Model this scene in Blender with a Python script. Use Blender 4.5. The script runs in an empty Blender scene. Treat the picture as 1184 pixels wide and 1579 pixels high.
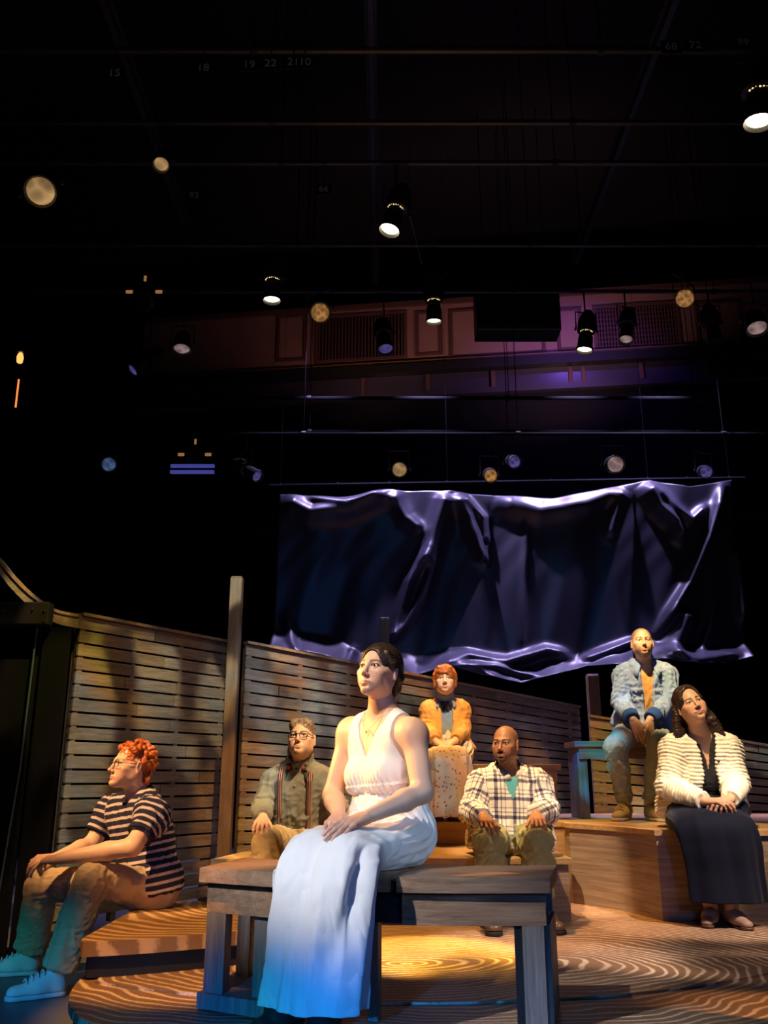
import bpy, math, random
import numpy as np
from mathutils import Vector, Matrix

SC = bpy.context.scene
COL = SC.collection
random.seed(7)
rng = np.random.default_rng(11)

# ---------------------------------------------------------------- camera
FPX = 1350.0                 # focal length in pixels of the 1184x1579 frame
PITCH = math.radians(16.5)
CAMZ = 1.0
cam_data = bpy.data.cameras.new('camera')
cam_data.sensor_fit = 'AUTO'
cam_data.sensor_width = 36.0
cam_data.lens = FPX / 1579.0 * 36.0
cam_data.clip_start = 0.05
cam_data.clip_end = 100
cam = bpy.data.objects.new('camera', cam_data)
cam.location = (0, 0, CAMZ)
cam.rotation_euler = (math.pi / 2 + PITCH, 0, 0)
COL.objects.link(cam)
SC.camera = cam


def at(px, py, Y):
    """World point seen at photo pixel (px, py) at ground distance Y from the camera."""
    u = (px - 592.0) / FPX
    v = (789.5 - py) / FPX
    t = Y / (math.cos(PITCH) - v * math.sin(PITCH))
    return np.array([u * t, Y, CAMZ + t * (math.sin(PITCH) + v * math.cos(PITCH))])


def on_z(px, py, z):
    """World point seen at pixel (px, py) on the level plane z."""
    u = (px - 592.0) / FPX
    v = (789.5 - py) / FPX
    dz = math.sin(PITCH) + v * math.cos(PITCH)
    t = (z - CAMZ) / dz
    return np.array([u * t, t * (math.cos(PITCH) - v * math.sin(PITCH)), z])


# ---------------------------------------------------------------- view, world, lights
SC.view_settings.view_transform = 'Standard'
SC.view_settings.look = 'None'
SC.view_settings.exposure = 0.0
SC.view_settings.gamma = 1.0
SC.view_settings.use_curve_mapping = False

world = bpy.data.worlds.new('world')
world.use_nodes = True
world.node_tree.nodes['Background'].inputs[0].default_value = (0.010, 0.012, 0.022, 1)
world.node_tree.nodes['Background'].inputs[1].default_value = 0.06
SC.world = world


def spot(name, loc, aim, watts, color, deg=20, blend=0.3, radius=0.03, shutter=None, gobo=None):
    """Theatre spot. shutter = (left, right, bottom, top) in tangents about the beam axis, soft = last value.
    gobo = (scale, threshold, softness, floor, seed, colors or None) : breakup glass in the beam."""
    d = bpy.data.lights.new(name, 'SPOT')
    d.energy = watts
    d.color = color
    d.spot_size = math.radians(deg)
    d.spot_blend = blend
    d.shadow_soft_size = radius
    o = bpy.data.objects.new(name, d)
    o.location = loc
    o.rotation_euler = (Vector(aim) - Vector(loc)).to_track_quat('-Z', 'Y').to_euler()
    COL.objects.link(o)
    if shutter or gobo:
        d.use_nodes = True
        nt = d.node_tree
        N, L = nt.nodes, nt.links
        em = [n for n in N if n.type == 'EMISSION'][0]
        tc = N.new('ShaderNodeTexCoord')
        sp = N.new('ShaderNodeSeparateXYZ')
        L.new(tc.outputs['Normal'], sp.inputs[0])

        def m(op, a, b=None):
            n = N.new('ShaderNodeMath')
            n.operation = op
            for i, v in enumerate((a, b)):
                if v is None:
                    continue
                if isinstance(v, (int, float)):
                    n.inputs[i].default_value = v
                else:
                    L.new(v, n.inputs[i])
            return n.outputs[0]
        az = m('ABSOLUTE', sp.outputs[2])
        X = m('DIVIDE', sp.outputs[0], az)
        Y = m('DIVIDE', sp.outputs[1], az)
        mask = None

        def ramp(val, lo, hi):
            n = N.new('ShaderNodeMapRange')
            n.interpolation_type = 'SMOOTHSTEP'
            L.new(val, n.inputs[0])
            n.inputs[1].default_value = lo
            n.inputs[2].default_value = hi
            return n.outputs[0]
        if shutter:
            l, r, b, t, s = shutter
            for val, lo, hi in ((X, l - s, l + s), (X, r + s, r - s), (Y, b - s, b + s), (Y, t + s, t - s)):
                if abs(lo) > 9:
                    continue
                if lo < hi:
                    k = ramp(val, lo, hi)
                else:
                    k = m('SUBTRACT', 1.0, ramp(val, hi, lo))
                mask = k if mask is None else m('MULTIPLY', mask, k)
        if gobo:
            sc, thr, soft, floor, seed, cols = gobo
            cb = N.new('ShaderNodeCombineXYZ')
            L.new(X, cb.inputs[0]); L.new(Y, cb.inputs[1])
            cb.inputs[2].default_value = seed
            nz = N.new('ShaderNodeTexNoise')
            nz.inputs['Scale'].default_value = sc
            nz.inputs['Detail'].default_value = 1.5
            L.new(cb.outputs[0], nz.inputs['Vector'])
            k = ramp(nz.outputs[0], thr - soft, thr + soft)
            k = m('ADD', m('MULTIPLY', k, 1 - floor), floor)
            mask = k if mask is None else m('MULTIPLY', mask, k)
            if cols:
                cb2 = N.new('ShaderNodeCombineXYZ')
                L.new(X, cb2.inputs[0]); L.new(Y, cb2.inputs[1])
                cb2.inputs[2].default_value = seed + 17.3
                n2 = N.new('ShaderNodeTexNoise')
                n2.inputs['Scale'].default_value = sc * 0.8
                n2.inputs['Detail'].default_value = 0.5
                L.new(cb2.outputs[0], n2.inputs['Vector'])
                cr = N.new('ShaderNodeValToRGB')
                el = cr.color_ramp.elements
                while len(el) < len(cols):
                    el.new(0.5)
                for i, c in enumerate(cols):
                    el[i].position = 0.30 + 0.40 * i / max(1, len(cols) - 1)
                    el[i].color = (*c, 1)
                L.new(n2.outputs[0], cr.inputs[0])
                L.new(cr.outputs[0], em.inputs[0])
        L.new(mask, em.inputs[1])
    return o


WARM = (1.0, 0.80, 0.58)
AMBER = (1.0, 0.52, 0.16)
WHITE = (1.0, 0.93, 0.86)
BLUE = (0.07, 0.34, 1.0)
CYAN = (0.05, 0.60, 0.95)
PURPLE = (0.38, 0.24, 1.0)
# front-of-house and overhead stage lamps (each a soft-edged theatre spot)
spot('key_front_bench', (-2.3, 0.9, 5.0), (-0.02, 3.5, 1.25), 820, (1.0, 0.92, 0.86), 13.0, 0.45, 0.03, shutter=(-9.9, 9.9, -0.080, 9.9, 0.04))
spot('side_amber_front_bench', (-3.6, 4.75, 3.0), (-0.10, 3.6, 1.06), 2600, (1.0, 0.48, 0.12), 12, 0.4, 0.03, shutter=(-9.9, 9.9, -0.035, 9.9, 0.03))
spot('key_left_step', (-3.6, 2.0, 4.8), (-1.45, 4.75, 0.85), 2500, (1.0, 0.56, 0.22), 14, 0.5, 0.03, shutter=(-9.9, 9.9, -0.062, 9.9, 0.025))
spot('key_bow_tie', (1.25, 2.5, 5.3), (-0.52, 5.35, 1.05), 2300, (1.0, 0.66, 0.33), 10, 0.4, 0.03)
spot('key_plaid', (-0.5, 2.9, 5.7), (0.78, 5.45, 1.0), 2300, (1.0, 0.70, 0.40), 11, 0.45, 0.03)
spot('key_mustard', (0.7, 3.6, 5.9), (0.42, 6.45, 1.45), 1300, (1.0, 0.58, 0.22), 10, 0.45, 0.03)
spot('key_denim', (0.5, 3.7, 6.1), (1.88, 6.45, 1.75), 3000, (1.0, 0.70, 0.38), 9.5, 0.4, 0.03, shutter=(-9.9, 9.9, -0.075, 9.9, 0.02))
spot('key_cardigan', (0.7, 2.6, 5.5), (1.85, 5.3, 1.2), 2000, (1.0, 0.72, 0.40), 10, 0.4, 0.03, shutter=(-9.9, 9.9, -0.065, 9.9, 0.02))
# low blue wash from the front
spot('blue_wash_low', (-1.9, -2.2, 1.5), (-0.35, 3.2, 0.35), 1250, (0.05, 0.45, 1.0), 20, 0.6, 0.06, shutter=(-9.9, 9.9, -9.9, 0.016, 0.020), gobo=(9.0, 0.46, 0.16, 0.55, 3.0, [(0.22, 0.48, 0.92), (0.25, 0.60, 0.86), (0.22, 0.72, 0.58), (0.24, 0.52, 0.92)]))
spot('lap_cool', (-3.3, 0.4, 3.4), (-0.10, 3.2, 0.62), 1100, (0.90, 0.93, 1.0), 17, 0.5, 0.05, shutter=(-9.9, 9.9, -0.042, 0.042, 0.026))
spot('blue_fill', (1.6, -3.0, 2.6), (0.8, 5.5, 1.0), 200, (0.06, 0.28, 1.0), 40, 0.6, 0.1)
spot('lavender_fill', (2.2, -2.6, 2.2), (0.0, 3.5, 1.1), 60, (0.75, 0.70, 1.0), 14, 0.7, 0.1)
# amber pool on the deck behind the bench, gobo breakup over fences and deck
spot('amber_pool', (-1.3, 0.9, 5.5), (0.2, 4.4, 0.2), 600, (1.0, 0.58, 0.15), 12, 0.4, 0.03, gobo=(4.0, 0.40, 0.08, 0.12, 8.0, None))
spot('amber_pool_back', (-0.5, 6.4, 6.2), (0.22, 4.35, 0.2), 7500, (1.0, 0.58, 0.11), 9, 0.5, 0.03, gobo=(8.0, 0.42, 0.06, 0.15, 8.0, None))  # added backlight that strengthens the amber pool
spot('amber_tiers', (0.2, 6.9, 5.8), (0.5, 5.7, 0.55), 1500, (1.0, 0.46, 0.09), 26, 0.5, 0.03)
spot('step_amber', (-0.7, 1.5, 4.5), (-0.80, 4.1, 0.28), 1500, (1.0, 0.46, 0.10), 16, 0.5, 0.03)
spot('deck_pale', (3.2, 2.6, 5.2), (1.4, 4.9, 0.2), 2000, (1.0, 0.74, 0.58), 22, 0.4, 0.03, gobo=(5.0, 0.46, 0.05, 0.12, 2.0, None))
spot('deck_blue_green', (2.4, -0.5, 4.6), (1.45, 2.95, 0.2), 4000, BLUE, 20, 0.4, 0.03, shutter=(-9.9, 9.9, -9.9, 0.035, 0.02), gobo=(7.0, 0.47, 0.08, 0.05, 5.0, [(0.05, 0.25, 1.0), (0.25, 0.7, 0.12), (0.03, 0.2, 0.9), (0.1, 0.45, 0.9)]))
spot('fence_gobo_left', (-0.6, 3.6, 5.0), (-1.5, 6.3, 1.1), 1700, WARM, 44, 0.5, 0.02, gobo=(9.5, 0.54, 0.045, 0.08, 2.7, [(0.50, 0.52, 0.12), (0.70, 0.54, 0.26), (0.42, 0.58, 0.75), (0.62, 0.52, 0.22), (0.35, 0.50, 0.68)]))
spot('shin_teal', (-3.2, -0.5, 2.2), (-1.62, 4.5, 0.12), 900, (0.08, 0.55, 0.85), 11, 0.4, 0.04, shutter=(-9.9, 9.9, -9.9, 0.045, 0.02), gobo=(9.0, 0.42, 0.14, 0.35, 6.0, [(0.32, 0.50, 1.0), (0.42, 0.65, 0.95), (0.40, 0.66, 0.55), (0.32, 0.50, 1.0)]))
spot('fence_gobo_right', (0.6, 4.4, 5.2), (1.3, 8.2, 1.1), 1500, WARM, 60, 0.5, 0.02, shutter=(-9.9, 9.9, -9.9, 0.07, 0.025), gobo=(9.0, 0.54, 0.045, 0.08, 5.3, [(0.40, 0.52, 0.16), (0.80, 0.46, 0.18), (0.30, 0.52, 0.75), (0.8, 0.42, 0.14), (0.25, 0.45, 0.75)]))
# violet from above on the satin, the balcony and the rig
for i, (x, w) in enumerate(((-0.7, 60), (0.5, 140), (2.3, 120), (3.3, 110))):
    spot('violet_satin_%d' % i, (x, 9.27, 6.0), (x, 9.42, 2.0), w * 7.5, (0.58, 0.46, 1.0), 75, 0.6, 0.04)
spot('violet_ledge', (2.5, 9.6, 7.3), (2.6, 11.2, 6.1), 60, (0.25, 0.10, 1.0), 100, 0.7, 0.1)
spot('mauve_balcony', (2.4, 9.9, 5.6), (2.2, 11.2, 7.0), 78, (1.0, 0.50, 0.52), 130, 0.8, 0.1)
spot('mauve_balcony_left', (-0.2, 10.3, 5.7), (-0.2, 11.4, 7.0), 24, (1.0, 0.48, 0.36), 120, 0.8, 0.1)
spot('teal_satin', (0.5, 3.0, 5.5), (0.8, 9.5, 2.4), 70, (0.02, 0.32, 0.75), 40, 0.8, 0.1, gobo=(7.0, 0.56, 0.10, 0.0, 9.0, None))
spot('violet_behind_fence', (1.0, 9.2, 1.6), (1.0, 9.9, 0.0), 60, PURPLE, 150, 0.5, 0.1)
spot('high_bench_blue', (0.0, 2.5, 4.4), (1.50, 6.42, 1.10), 3200, (0.08, 0.45, 0.9), 5.0, 0.4, 0.03, gobo=(26.0, 0.47, 0.10, 0.4, 2.0, [(0.05, 0.4, 1.0), (0.12, 0.7, 0.8), (0.15, 0.7, 0.35), (0.05, 0.4, 1.0)]))
spot('grid_fill', (0.0, 3.4, 3.2), (0.0, 5.0, 5.9), 9, (1.0, 0.85, 0.8), 110, 0.8, 0.1)  # added upward fill so the number tags and pipes show
spot('fence_blue_grey', (0.6, 4.7, 4.4), (-0.75, 7.05, 1.65), 420, (0.50, 0.68, 0.95), 18, 0.6, 0.03, gobo=(14.0, 0.47, 0.08, 0.15, 6.0, None))
spot('fence_low_amber', (0.2, 3.9, 3.6), (-0.98, 6.75, 0.85), 420, (1.0, 0.46, 0.12), 12, 0.5, 0.03)
spot('hip_cool', (2.6, -0.6, 2.5), (0.12, 3.42, 0.78), 260, (0.55, 0.80, 1.0), 7.5, 0.5, 0.03)



# ---------------------------------------------------------------- object helpers
def new_mesh(name, V, F, mat=None, smooth=True, attrs=None):
    me = bpy.data.meshes.new(name)
    V = np.asarray(V, dtype=np.float32)
    if isinstance(F, np.ndarray):
        k = F.shape[1]
        me.vertices.add(len(V))
        me.vertices.foreach_set('co', V.ravel())
        me.loops.add(F.size)
        me.loops.foreach_set('vertex_index', F.astype(np.int32).ravel())
        me.polygons.add(len(F))
        me.polygons.foreach_set('loop_start', np.arange(0, F.size, k, dtype=np.int32))
        me.polygons.foreach_set('loop_total', np.full(len(F), k, dtype=np.int32))
        me.update(calc_edges=True)
    else:
        me.from_pydata([tuple(map(float, v)) for v in V], [], F)
    me.validate()
    if smooth:
        me.polygons.foreach_set('use_smooth', np.ones(len(me.polygons), dtype=bool))
    if attrs:
        for k, a in attrs.items():
            a = np.asarray(a, dtype=np.float32)
            if a.ndim == 1:
                at_ = me.attributes.new(k, 'FLOAT', 'POINT')
                at_.data.foreach_set('value', a)
            elif a.shape[1] == 3 and k != 'col':
                at_ = me.attributes.new(k, 'FLOAT_VECTOR', 'POINT')
                at_.data.foreach_set('vector', a.ravel())
            else:
                if a.shape[1] == 3:
                    a = np.concatenate([a, np.ones((len(a), 1), np.float32)], 1)
                at_ = me.attributes.new(k, 'FLOAT_COLOR', 'POINT')
                at_.data.foreach_set('color', a.ravel())
    if mat:
        me.materials.append(mat)
    return me


def link(name, me, parent=None, loc=(0, 0, 0), **props):
    o = bpy.data.objects.new(name, me)
    COL.objects.link(o)
    if parent is not None:
        o.parent = parent
    o.location = loc
    for k, v in props.items():
        if v:
            o[k] = v
    return o


def thing(name, label, cat, loc=(0, 0, 0), group=None, rotz=0.0):
    o = bpy.data.objects.new(name, None)
    COL.objects.link(o)
    o.location = tuple(map(float, loc))
    o.rotation_euler = (0, 0, rotz)
    o.empty_display_size = 0.1
    o['label'] = label
    o['category'] = cat
    if group:
        o['group'] = group
    return o


class MB:
    """Collects boxes, prisms, tubes and lathes; build() links them as ONE mesh object."""

    def __init__(s):
        s.V, s.F = [], []

    def add(s, V, F):
        n = len(s.V)
        s.V += [tuple(map(float, v)) for v in V]
        s.F += [tuple(i + n for i in f) for f in F]
        return s

    def box(s, lo, hi, bev=0.0, R=None, c=None):
        lo, hi = np.array(lo, float), np.array(hi, float)
        b = min(bev, 0.45 * float(min(hi - lo)))
        if b <= 0:
            V = [(x, y, z) for x in (lo[0], hi[0]) for y in (lo[1], hi[1]) for z in (lo[2], hi[2])]
            F = [(0, 1, 3, 2), (4, 6, 7, 5), (0, 4, 5, 1), (2, 3, 7, 6), (0, 2, 6, 4), (1, 5, 7, 3)]
        else:
            V, F = [], []
            idx = {}
            for ix in (0, 1):
                for iy in (0, 1):
                    for iz in (0, 1):
                        c0 = np.array([(lo, hi)[ix][0], (lo, hi)[iy][1], (lo, hi)[iz][2]])
                        sg = np.array([1 - 2 * ix, 1 - 2 * iy, 1 - 2 * iz])
                        for ax in range(3):
                            v = c0 + sg * b
                            v[ax] = c0[ax]
                            idx[(ix, iy, iz, ax)] = len(V)
                            V.append(v)
            for ax in range(3):
                o1, o2 = [(1, 2), (2, 0), (0, 1)][ax]
                for sd in (0, 1):
                    q = []
                    for a, bb in ((0, 0), (1, 0), (1, 1), (0, 1)):
                        k = [0, 0, 0]
                        k[ax] = sd; k[o1] = a; k[o2] = bb
                        q.append(idx[(*k, ax)])
                    F.append(tuple(q if sd else q[::-1]))
            for ax in range(3):   # edge bevels parallel to ax
                o1, o2 = [(1, 2), (2, 0), (0, 1)][ax]
                for a in (0, 1):
                    for bb in (0, 1):
                        k0 = [0, 0, 0]; k0[o1] = a; k0[o2] = bb
                        k1 = list(k0); k1[ax] = 1
                        q = [idx[(*k0, o1)], idx[(*k1, o1)], idx[(*k1, o2)], idx[(*k0, o2)]]
                        F.append(tuple(q if (a ^ bb) else q[::-1]))
            for ix in (0, 1):
                for iy in (0, 1):
                    for iz in (0, 1):
                        q = [idx[(ix, iy, iz, a)] for a in range(3)]
                        F.append(tuple(q if (ix + iy + iz) % 2 else q[::-1]))
        V = np.array(V, float)
        if R is not None:
            V = V @ np.array(R).T
        if c is not None:
            V = V + np.array(c)
        return s.add(V, F)

    def prism(s, pts, z0, z1):
        """pts: 2-D outline (counter-clockwise) extruded from z0 to z1."""
        n = len(pts)
        V = [(p[0], p[1], z0) for p in pts] + [(p[0], p[1], z1) for p in pts]
        F = [tuple(range(n - 1, -1, -1)), tuple(range(n, 2 * n))]
        F += [(i, (i + 1) % n, n + (i + 1) % n, n + i) for i in range(n)]
        return s.add(V, F)

    def tube(s, pts, r, n=8, cap=True):
        pts = [np.array(p, float) for p in pts]
        rs = r if hasattr(r, '__len__') else [r] * len(pts)
        V, F = [], []
        prev = None
        for i, p in enumerate(pts):
            t = pts[min(i + 1, len(pts) - 1)] - pts[max(i - 1, 0)]
            t = t / (np.linalg.norm(t) + 1e-9)
            if prev is None:
                a = np.array([0, 0, 1.0]) if abs(t[2]) < 0.9 else np.array([1.0, 0, 0])
                u = np.cross(t, a)
            else:
                u = prev - t * np.dot(prev, t)
            u /= np.linalg.norm(u) + 1e-9
            prev = u
            w = np.cross(t, u)
            for k in range(n):
                an = 2 * math.pi * k / n
                V.append(p + rs[i] * (u * math.cos(an) + w * math.sin(an)))
        for i in range(len(pts) - 1):
            for k in range(n):
                F.append((i * n + k, i * n + (k + 1) % n, (i + 1) * n + (k + 1) % n, (i + 1) * n + k))
        if cap:
            F.append(tuple(range(n - 1, -1, -1)))
            F.append(tuple(range((len(pts) - 1) * n, len(pts) * n)))
        return s.add(V, F)

    def lathe(s, prof, a, b, n=20):
        """prof: list of (t, r) with t measured along a->b in metres."""
        a, b = np.array(a, float), np.array(b, float)
        t = (b - a) / np.linalg.norm(b - a)
        ref = np.array([0, 0, 1.0]) if abs(t[2]) < 0.9 else np.array([1.0, 0, 0])
        u = np.cross(t, ref); u /= np.linalg.norm(u)
        w = np.cross(t, u)
        V, F = [], []
        for tt, r in prof:
            for k in range(n):
                an = 2 * math.pi * k / n
                V.append(a + t * tt + r * (u * math.cos(an) + w * math.sin(an)))
        m = len(prof)
        for i in range(m - 1):
            for k in range(n):
                F.append((i * n + k, i * n + (k + 1) % n, (i + 1) * n + (k + 1) % n, (i + 1) * n + k))
        F.append(tuple(range(n - 1, -1, -1)))
        F.append(tuple(range((m - 1) * n, m * n)))
        return s.add(V, F)

    def mesh(s, name, mat, smooth=False):
        me = bpy.data.meshes.new(name)
        me.from_pydata(s.V, [], s.F)
        me.update()
        if mat:
            me.materials.append(mat)
        if smooth:
            me.polygons.foreach_set('use_smooth', np.ones(len(me.polygons), dtype=bool))
            try:
                me.set_sharp_from_angle(angle=math.radians(38))
            except Exception:
                pass
        return me

    def build(s, name, mat, parent=None, smooth=False, loc=(0, 0, 0), **props):
        return link(name, s.mesh(name, mat, smooth), parent, loc, **props)


# ---------------------------------------------------------------- materials
class NT:
    def __init__(s, name):
        s.m = bpy.data.materials.new(name)
        s.m.use_nodes = True
        s.t = s.m.node_tree
        s.N, s.L = s.t.nodes, s.t.links
        s.b = s.N['Principled BSDF']

    def n(s, typ, **inp):
        x = s.N.new('ShaderNode' + typ)
        for k, v in inp.items():
            key = k.replace('_', ' ')
            if key in x.inputs:
                s.set(x.inputs[key], v)
            else:
                setattr(x, k, v)
        return x

    def set(s, sock, v):
        if hasattr(v, 'is_output') or isinstance(v, bpy.types.NodeSocket):
            s.L.new(v, sock)
        elif isinstance(v, (tuple, list)) and len(v) == 3 and sock.type == 'RGBA':
            sock.default_value = (*v, 1)
        else:
            sock.default_value = v

    def math(s, op, a, b=0.0, c=0.0):
        x = s.N.new('ShaderNodeMath')
        x.operation = op
        for i, v in enumerate((a, b, c)):
            s.set(x.inputs[i], v)
        return x.outputs[0]

    def mix(s, f, a, b, mode='MIX'):
        x = s.N.new('ShaderNodeMix')
        x.data_type = 'RGBA'
        x.blend_type = mode
        s.set(x.inputs[0], f)
        s.set(x.inputs[6], a)
        s.set(x.inputs[7], b)
        return x.outputs[2]

    def ramp(s, f, stops):
        x = s.N.new('ShaderNodeValToRGB')
        el = x.color_ramp.elements
        while len(el) < len(stops):
            el.new(0.5)
        for i, (p, c) in enumerate(stops):
            el[i].position = p
            el[i].color = (*c, 1) if len(c) == 3 else c
        s.set(x.inputs[0], f)
        return x.outputs[0]

    def smooth(s, f, lo, hi):
        x = s.N.new('ShaderNodeMapRange')
        x.interpolation_type = 'SMOOTHSTEP'
        s.set(x.inputs[0], f)
        x.inputs[1].default_value = lo
        x.inputs[2].default_value = hi
        return x.outputs[0]

    def attr(s, name):
        x = s.N.new('ShaderNodeAttribute')
        x.attribute_name = name
        return x

    def bump(s, h, dist=0.002, strength=0.5):
        x = s.N.new('ShaderNodeBump')
        x.inputs['Strength'].default_value = strength
        x.inputs['Distance'].default_value = dist
        s.L.new(h, x.inputs['Height'])
        s.L.new(x.outputs[0], s.b.inputs['Normal'])
        return x

    def done(s, color=None, rough=0.6, spec=0.3, metal=0.0):
        if color is not None:
            s.set(s.b.inputs['Base Color'], color)
        s.set(s.b.inputs['Roughness'], rough)
        s.b.inputs['Specular IOR Level'].default_value = spec
        s.b.inputs['Metallic'].default_value = metal
        return s.m


def mat_plain(name, color, rough=0.6, spec=0.3, metal=0.0, noise=0.12, scale=30):
    t = NT(name)
    co = t.n('TexCoord').outputs['Object']
    nz = t.n('TexNoise', Vector=co, Scale=scale, Detail=3.0).outputs[0]
    c = t.mix(t.math('MULTIPLY', nz, noise * 2), color, tuple(x * 0.55 for x in color))
    return t.done(c, rough, spec, metal)


def mat_wood(name, dark, light, scale=(2.0, 26.0, 26.0), rough=0.5, vary=0.35):
    """Long grain along local X; each object is tinted a little differently."""
    t = NT(name)
    co = t.n('TexCoord').outputs['Object']
    oi = t.n('ObjectInfo').outputs['Random']
    off = t.n('CombineXYZ', X=t.math('MULTIPLY', oi, 31.0), Y=t.math('MULTIPLY', oi, 17.0), Z=t.math('MULTIPLY', oi, 7.0)).outputs[0]
    p = t.n('VectorMath', operation='ADD')
    t.L.new(co, p.inputs[0]); t.L.new(off, p.inputs[1])
    mp = t.n('Mapping')
    t.L.new(p.outputs[0], mp.inputs[0])
    mp.inputs['Scale'].default_value = scale
    n1 = t.n('TexNoise', Vector=mp.outputs[0], Scale=1.6, Detail=6.0, Roughness=0.62, Distortion=0.6).outputs[0]
    n2 = t.n('TexNoise', Vector=mp.outputs[0], Scale=7.0, Detail=2.0).outputs[0]
    g = t.math('ADD', t.math('MULTIPLY', n1, 0.75), t.math('MULTIPLY', n2, 0.25))
    c = t.ramp(g, [(0.30, dark), (0.52, tuple((a + b) / 2 for a, b in zip(dark, light))), (0.72, light)])
    k = t.math('ADD', t.math('MULTIPLY', oi, vary), 1.0 - vary * 0.6)
    c = t.mix(1.0, c, t.n('CombineColor', Red=k, Green=k, Blue=k).outputs[0], 'MULTIPLY')
    t.bump(g, 0.0015, 0.4)
    return t.done(c, rough, 0.3)


def mat_rings(name, dark, light, pitch=0.03, center=(0, 0), stretch=(1.0, 1.0), line=0.5):
    """Painted tree-ring grain : pale lines on brown, rings about a point in object space."""
    t = NT(name)
    co = t.n('TexCoord').outputs['Object']
    sp = t.n('SeparateXYZ')
    t.L.new(co, sp.inputs[0])
    nz = t.n('TexNoise', Vector=co, Scale=1.5, Detail=2.0).outputs['Color']
    ns = t.n('SeparateXYZ'); t.L.new(nz, ns.inputs[0])
    X = t.math('ADD', t.math('MULTIPLY', t.math('SUBTRACT', sp.outputs[0], center[0]), stretch[0]), t.math('MULTIPLY', ns.outputs[0], 0.42))
    Y = t.math('ADD', t.math('MULTIPLY', t.math('SUBTRACT', sp.outputs[1], center[1]), stretch[1]), t.math('MULTIPLY', ns.outputs[1], 0.42))
    r = t.math('SQRT', t.math('ADD', t.math('MULTIPLY', X, X), t.math('MULTIPLY', Y, Y)))
    s = t.math('SINE', t.math('MULTIPLY', r, 2 * math.pi / pitch))
    f = t.n('TexNoise', Vector=co, Scale=60.0, Detail=3.0).outputs[0]
    w = t.n('TexNoise', Vector=co, Scale=4.0, Detail=2.0).outputs[0]
    k = t.smooth(t.math('ADD', s, t.math('MULTIPLY', t.math('SUBTRACT', f, 0.5), 1.4)), line - 0.45, line + 0.45)
    k = t.math('MULTIPLY', k, t.math('ADD', t.math('MULTIPLY', w, 1.1), 0.15))
    base = t.mix(f, dark, tuple(a * 0.6 + b * 0.15 for a, b in zip(dark, light)))
    c = t.mix(k, base, light)
    t.bump(k, 0.001, 0.25)
    return t.done(c, 0.42, 0.35)


# ================================================================ THE SETTING
M_black = mat_plain('black_paint', (0.012, 0.012, 0.014), 0.55, 0.3)
M_floor = mat_plain('stage_floor_black', (0.13, 0.135, 0.15), 0.45, 0.35, noise=0.3, scale=6)
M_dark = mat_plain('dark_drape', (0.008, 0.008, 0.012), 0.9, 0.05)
M_steel = mat_plain('dark_steel', (0.05, 0.05, 0.055), 0.35, 0.5, 0.6)
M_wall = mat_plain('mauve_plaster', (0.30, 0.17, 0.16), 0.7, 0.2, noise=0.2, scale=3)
M_walltrim = mat_plain('brown_trim', (0.10, 0.05, 0.05), 0.6, 0.2)
M_slat = mat_wood('fence_wood', (0.16, 0.12, 0.08), (0.42, 0.34, 0.24), (3.0, 20.0, 30.0), 0.5, 0.45)
M_post = mat_wood('post_wood', (0.18, 0.12, 0.07), (0.36, 0.26, 0.16), (24.0, 24.0, 2.0), 0.5, 0.2)
M_bench = mat_wood('bench_wood', (0.15, 0.085, 0.05), (0.44, 0.28, 0.18), (2.0, 34.0, 34.0), 0.42, 0.12)
M_benchleg = mat_wood('bench_leg_wood', (0.10, 0.085, 0.08), (0.27, 0.24, 0.22), (34.0, 34.0, 2.0), 0.5, 0.12)
M_tier = mat_wood('tier_wood', (0.30, 0.17, 0.07), (0.58, 0.38, 0.18), (1.6, 18.0, 18.0), 0.45, 0.1)
M_block = mat_wood('block_wood', (0.20, 0.13, 0.085), (0.50, 0.37, 0.26), (1.4, 20.0, 14.0), 0.45, 0.1)
M_face = mat_wood('riser_wood', (0.17, 0.105, 0.07), (0.50, 0.36, 0.25), (1.1, 1.1, 24.0), 0.45, 0.1)
M_rings = mat_rings('deck_rings', (0.20, 0.10, 0.05), (0.78, 0.60, 0.44), 0.046, (0.45, 4.3), (0.75, 1.25), 0.60)
M_ringstep = mat_rings('step_rings', (0.20, 0.11, 0.055), (0.56, 0.38, 0.22), 0.075, (-0.35, 5.3), (1.1, 1.0), 0.35)


def struct(name, mb, mat, smooth=False, parent=None):
    return mb.build(name, mat, parent, smooth, kind='structure')


struct('floor', MB().box((-9, -4, -0.12), (9, 15, 0)), M_floor)
struct('ceiling', MB().box((-9, -4, 9.3), (9, 15, 9.5)), M_black)
struct('wall_left', MB().box((-9.2, -4, 0), (-9, 15, 9.3)), M_black)
struct('wall_right', MB().box((9, -4, 0), (9.2, 15, 9.3)), M_black)
struct('wall_front', MB().box((-9, -4.2, 0), (9, -4, 9.3)), M_black)
struct('wall_back', MB().box((-9, 14.8, 0), (9, 15, 9.3)), M_dark)


def smooth_poly(pts, n=6):
    """Catmull-Rom through 2-D points (open)."""
    P = [np.array(p, float) for p in pts]
    P = [2 * P[0] - P[1]] + P + [2 * P[-1] - P[-2]]
    out = []
    for i in range(1, len(P) - 2):
        for k in range(n):
            t = k / n
            a, b, c, d = P[i - 1:i + 3]
            out.append(0.5 * (2 * b + (c - a) * t + (2 * a - 5 * b + 4 * c - d) * t * t + (3 * b - a - 3 * c + d) * t ** 3))
    out.append(P[-2])
    return out


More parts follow.
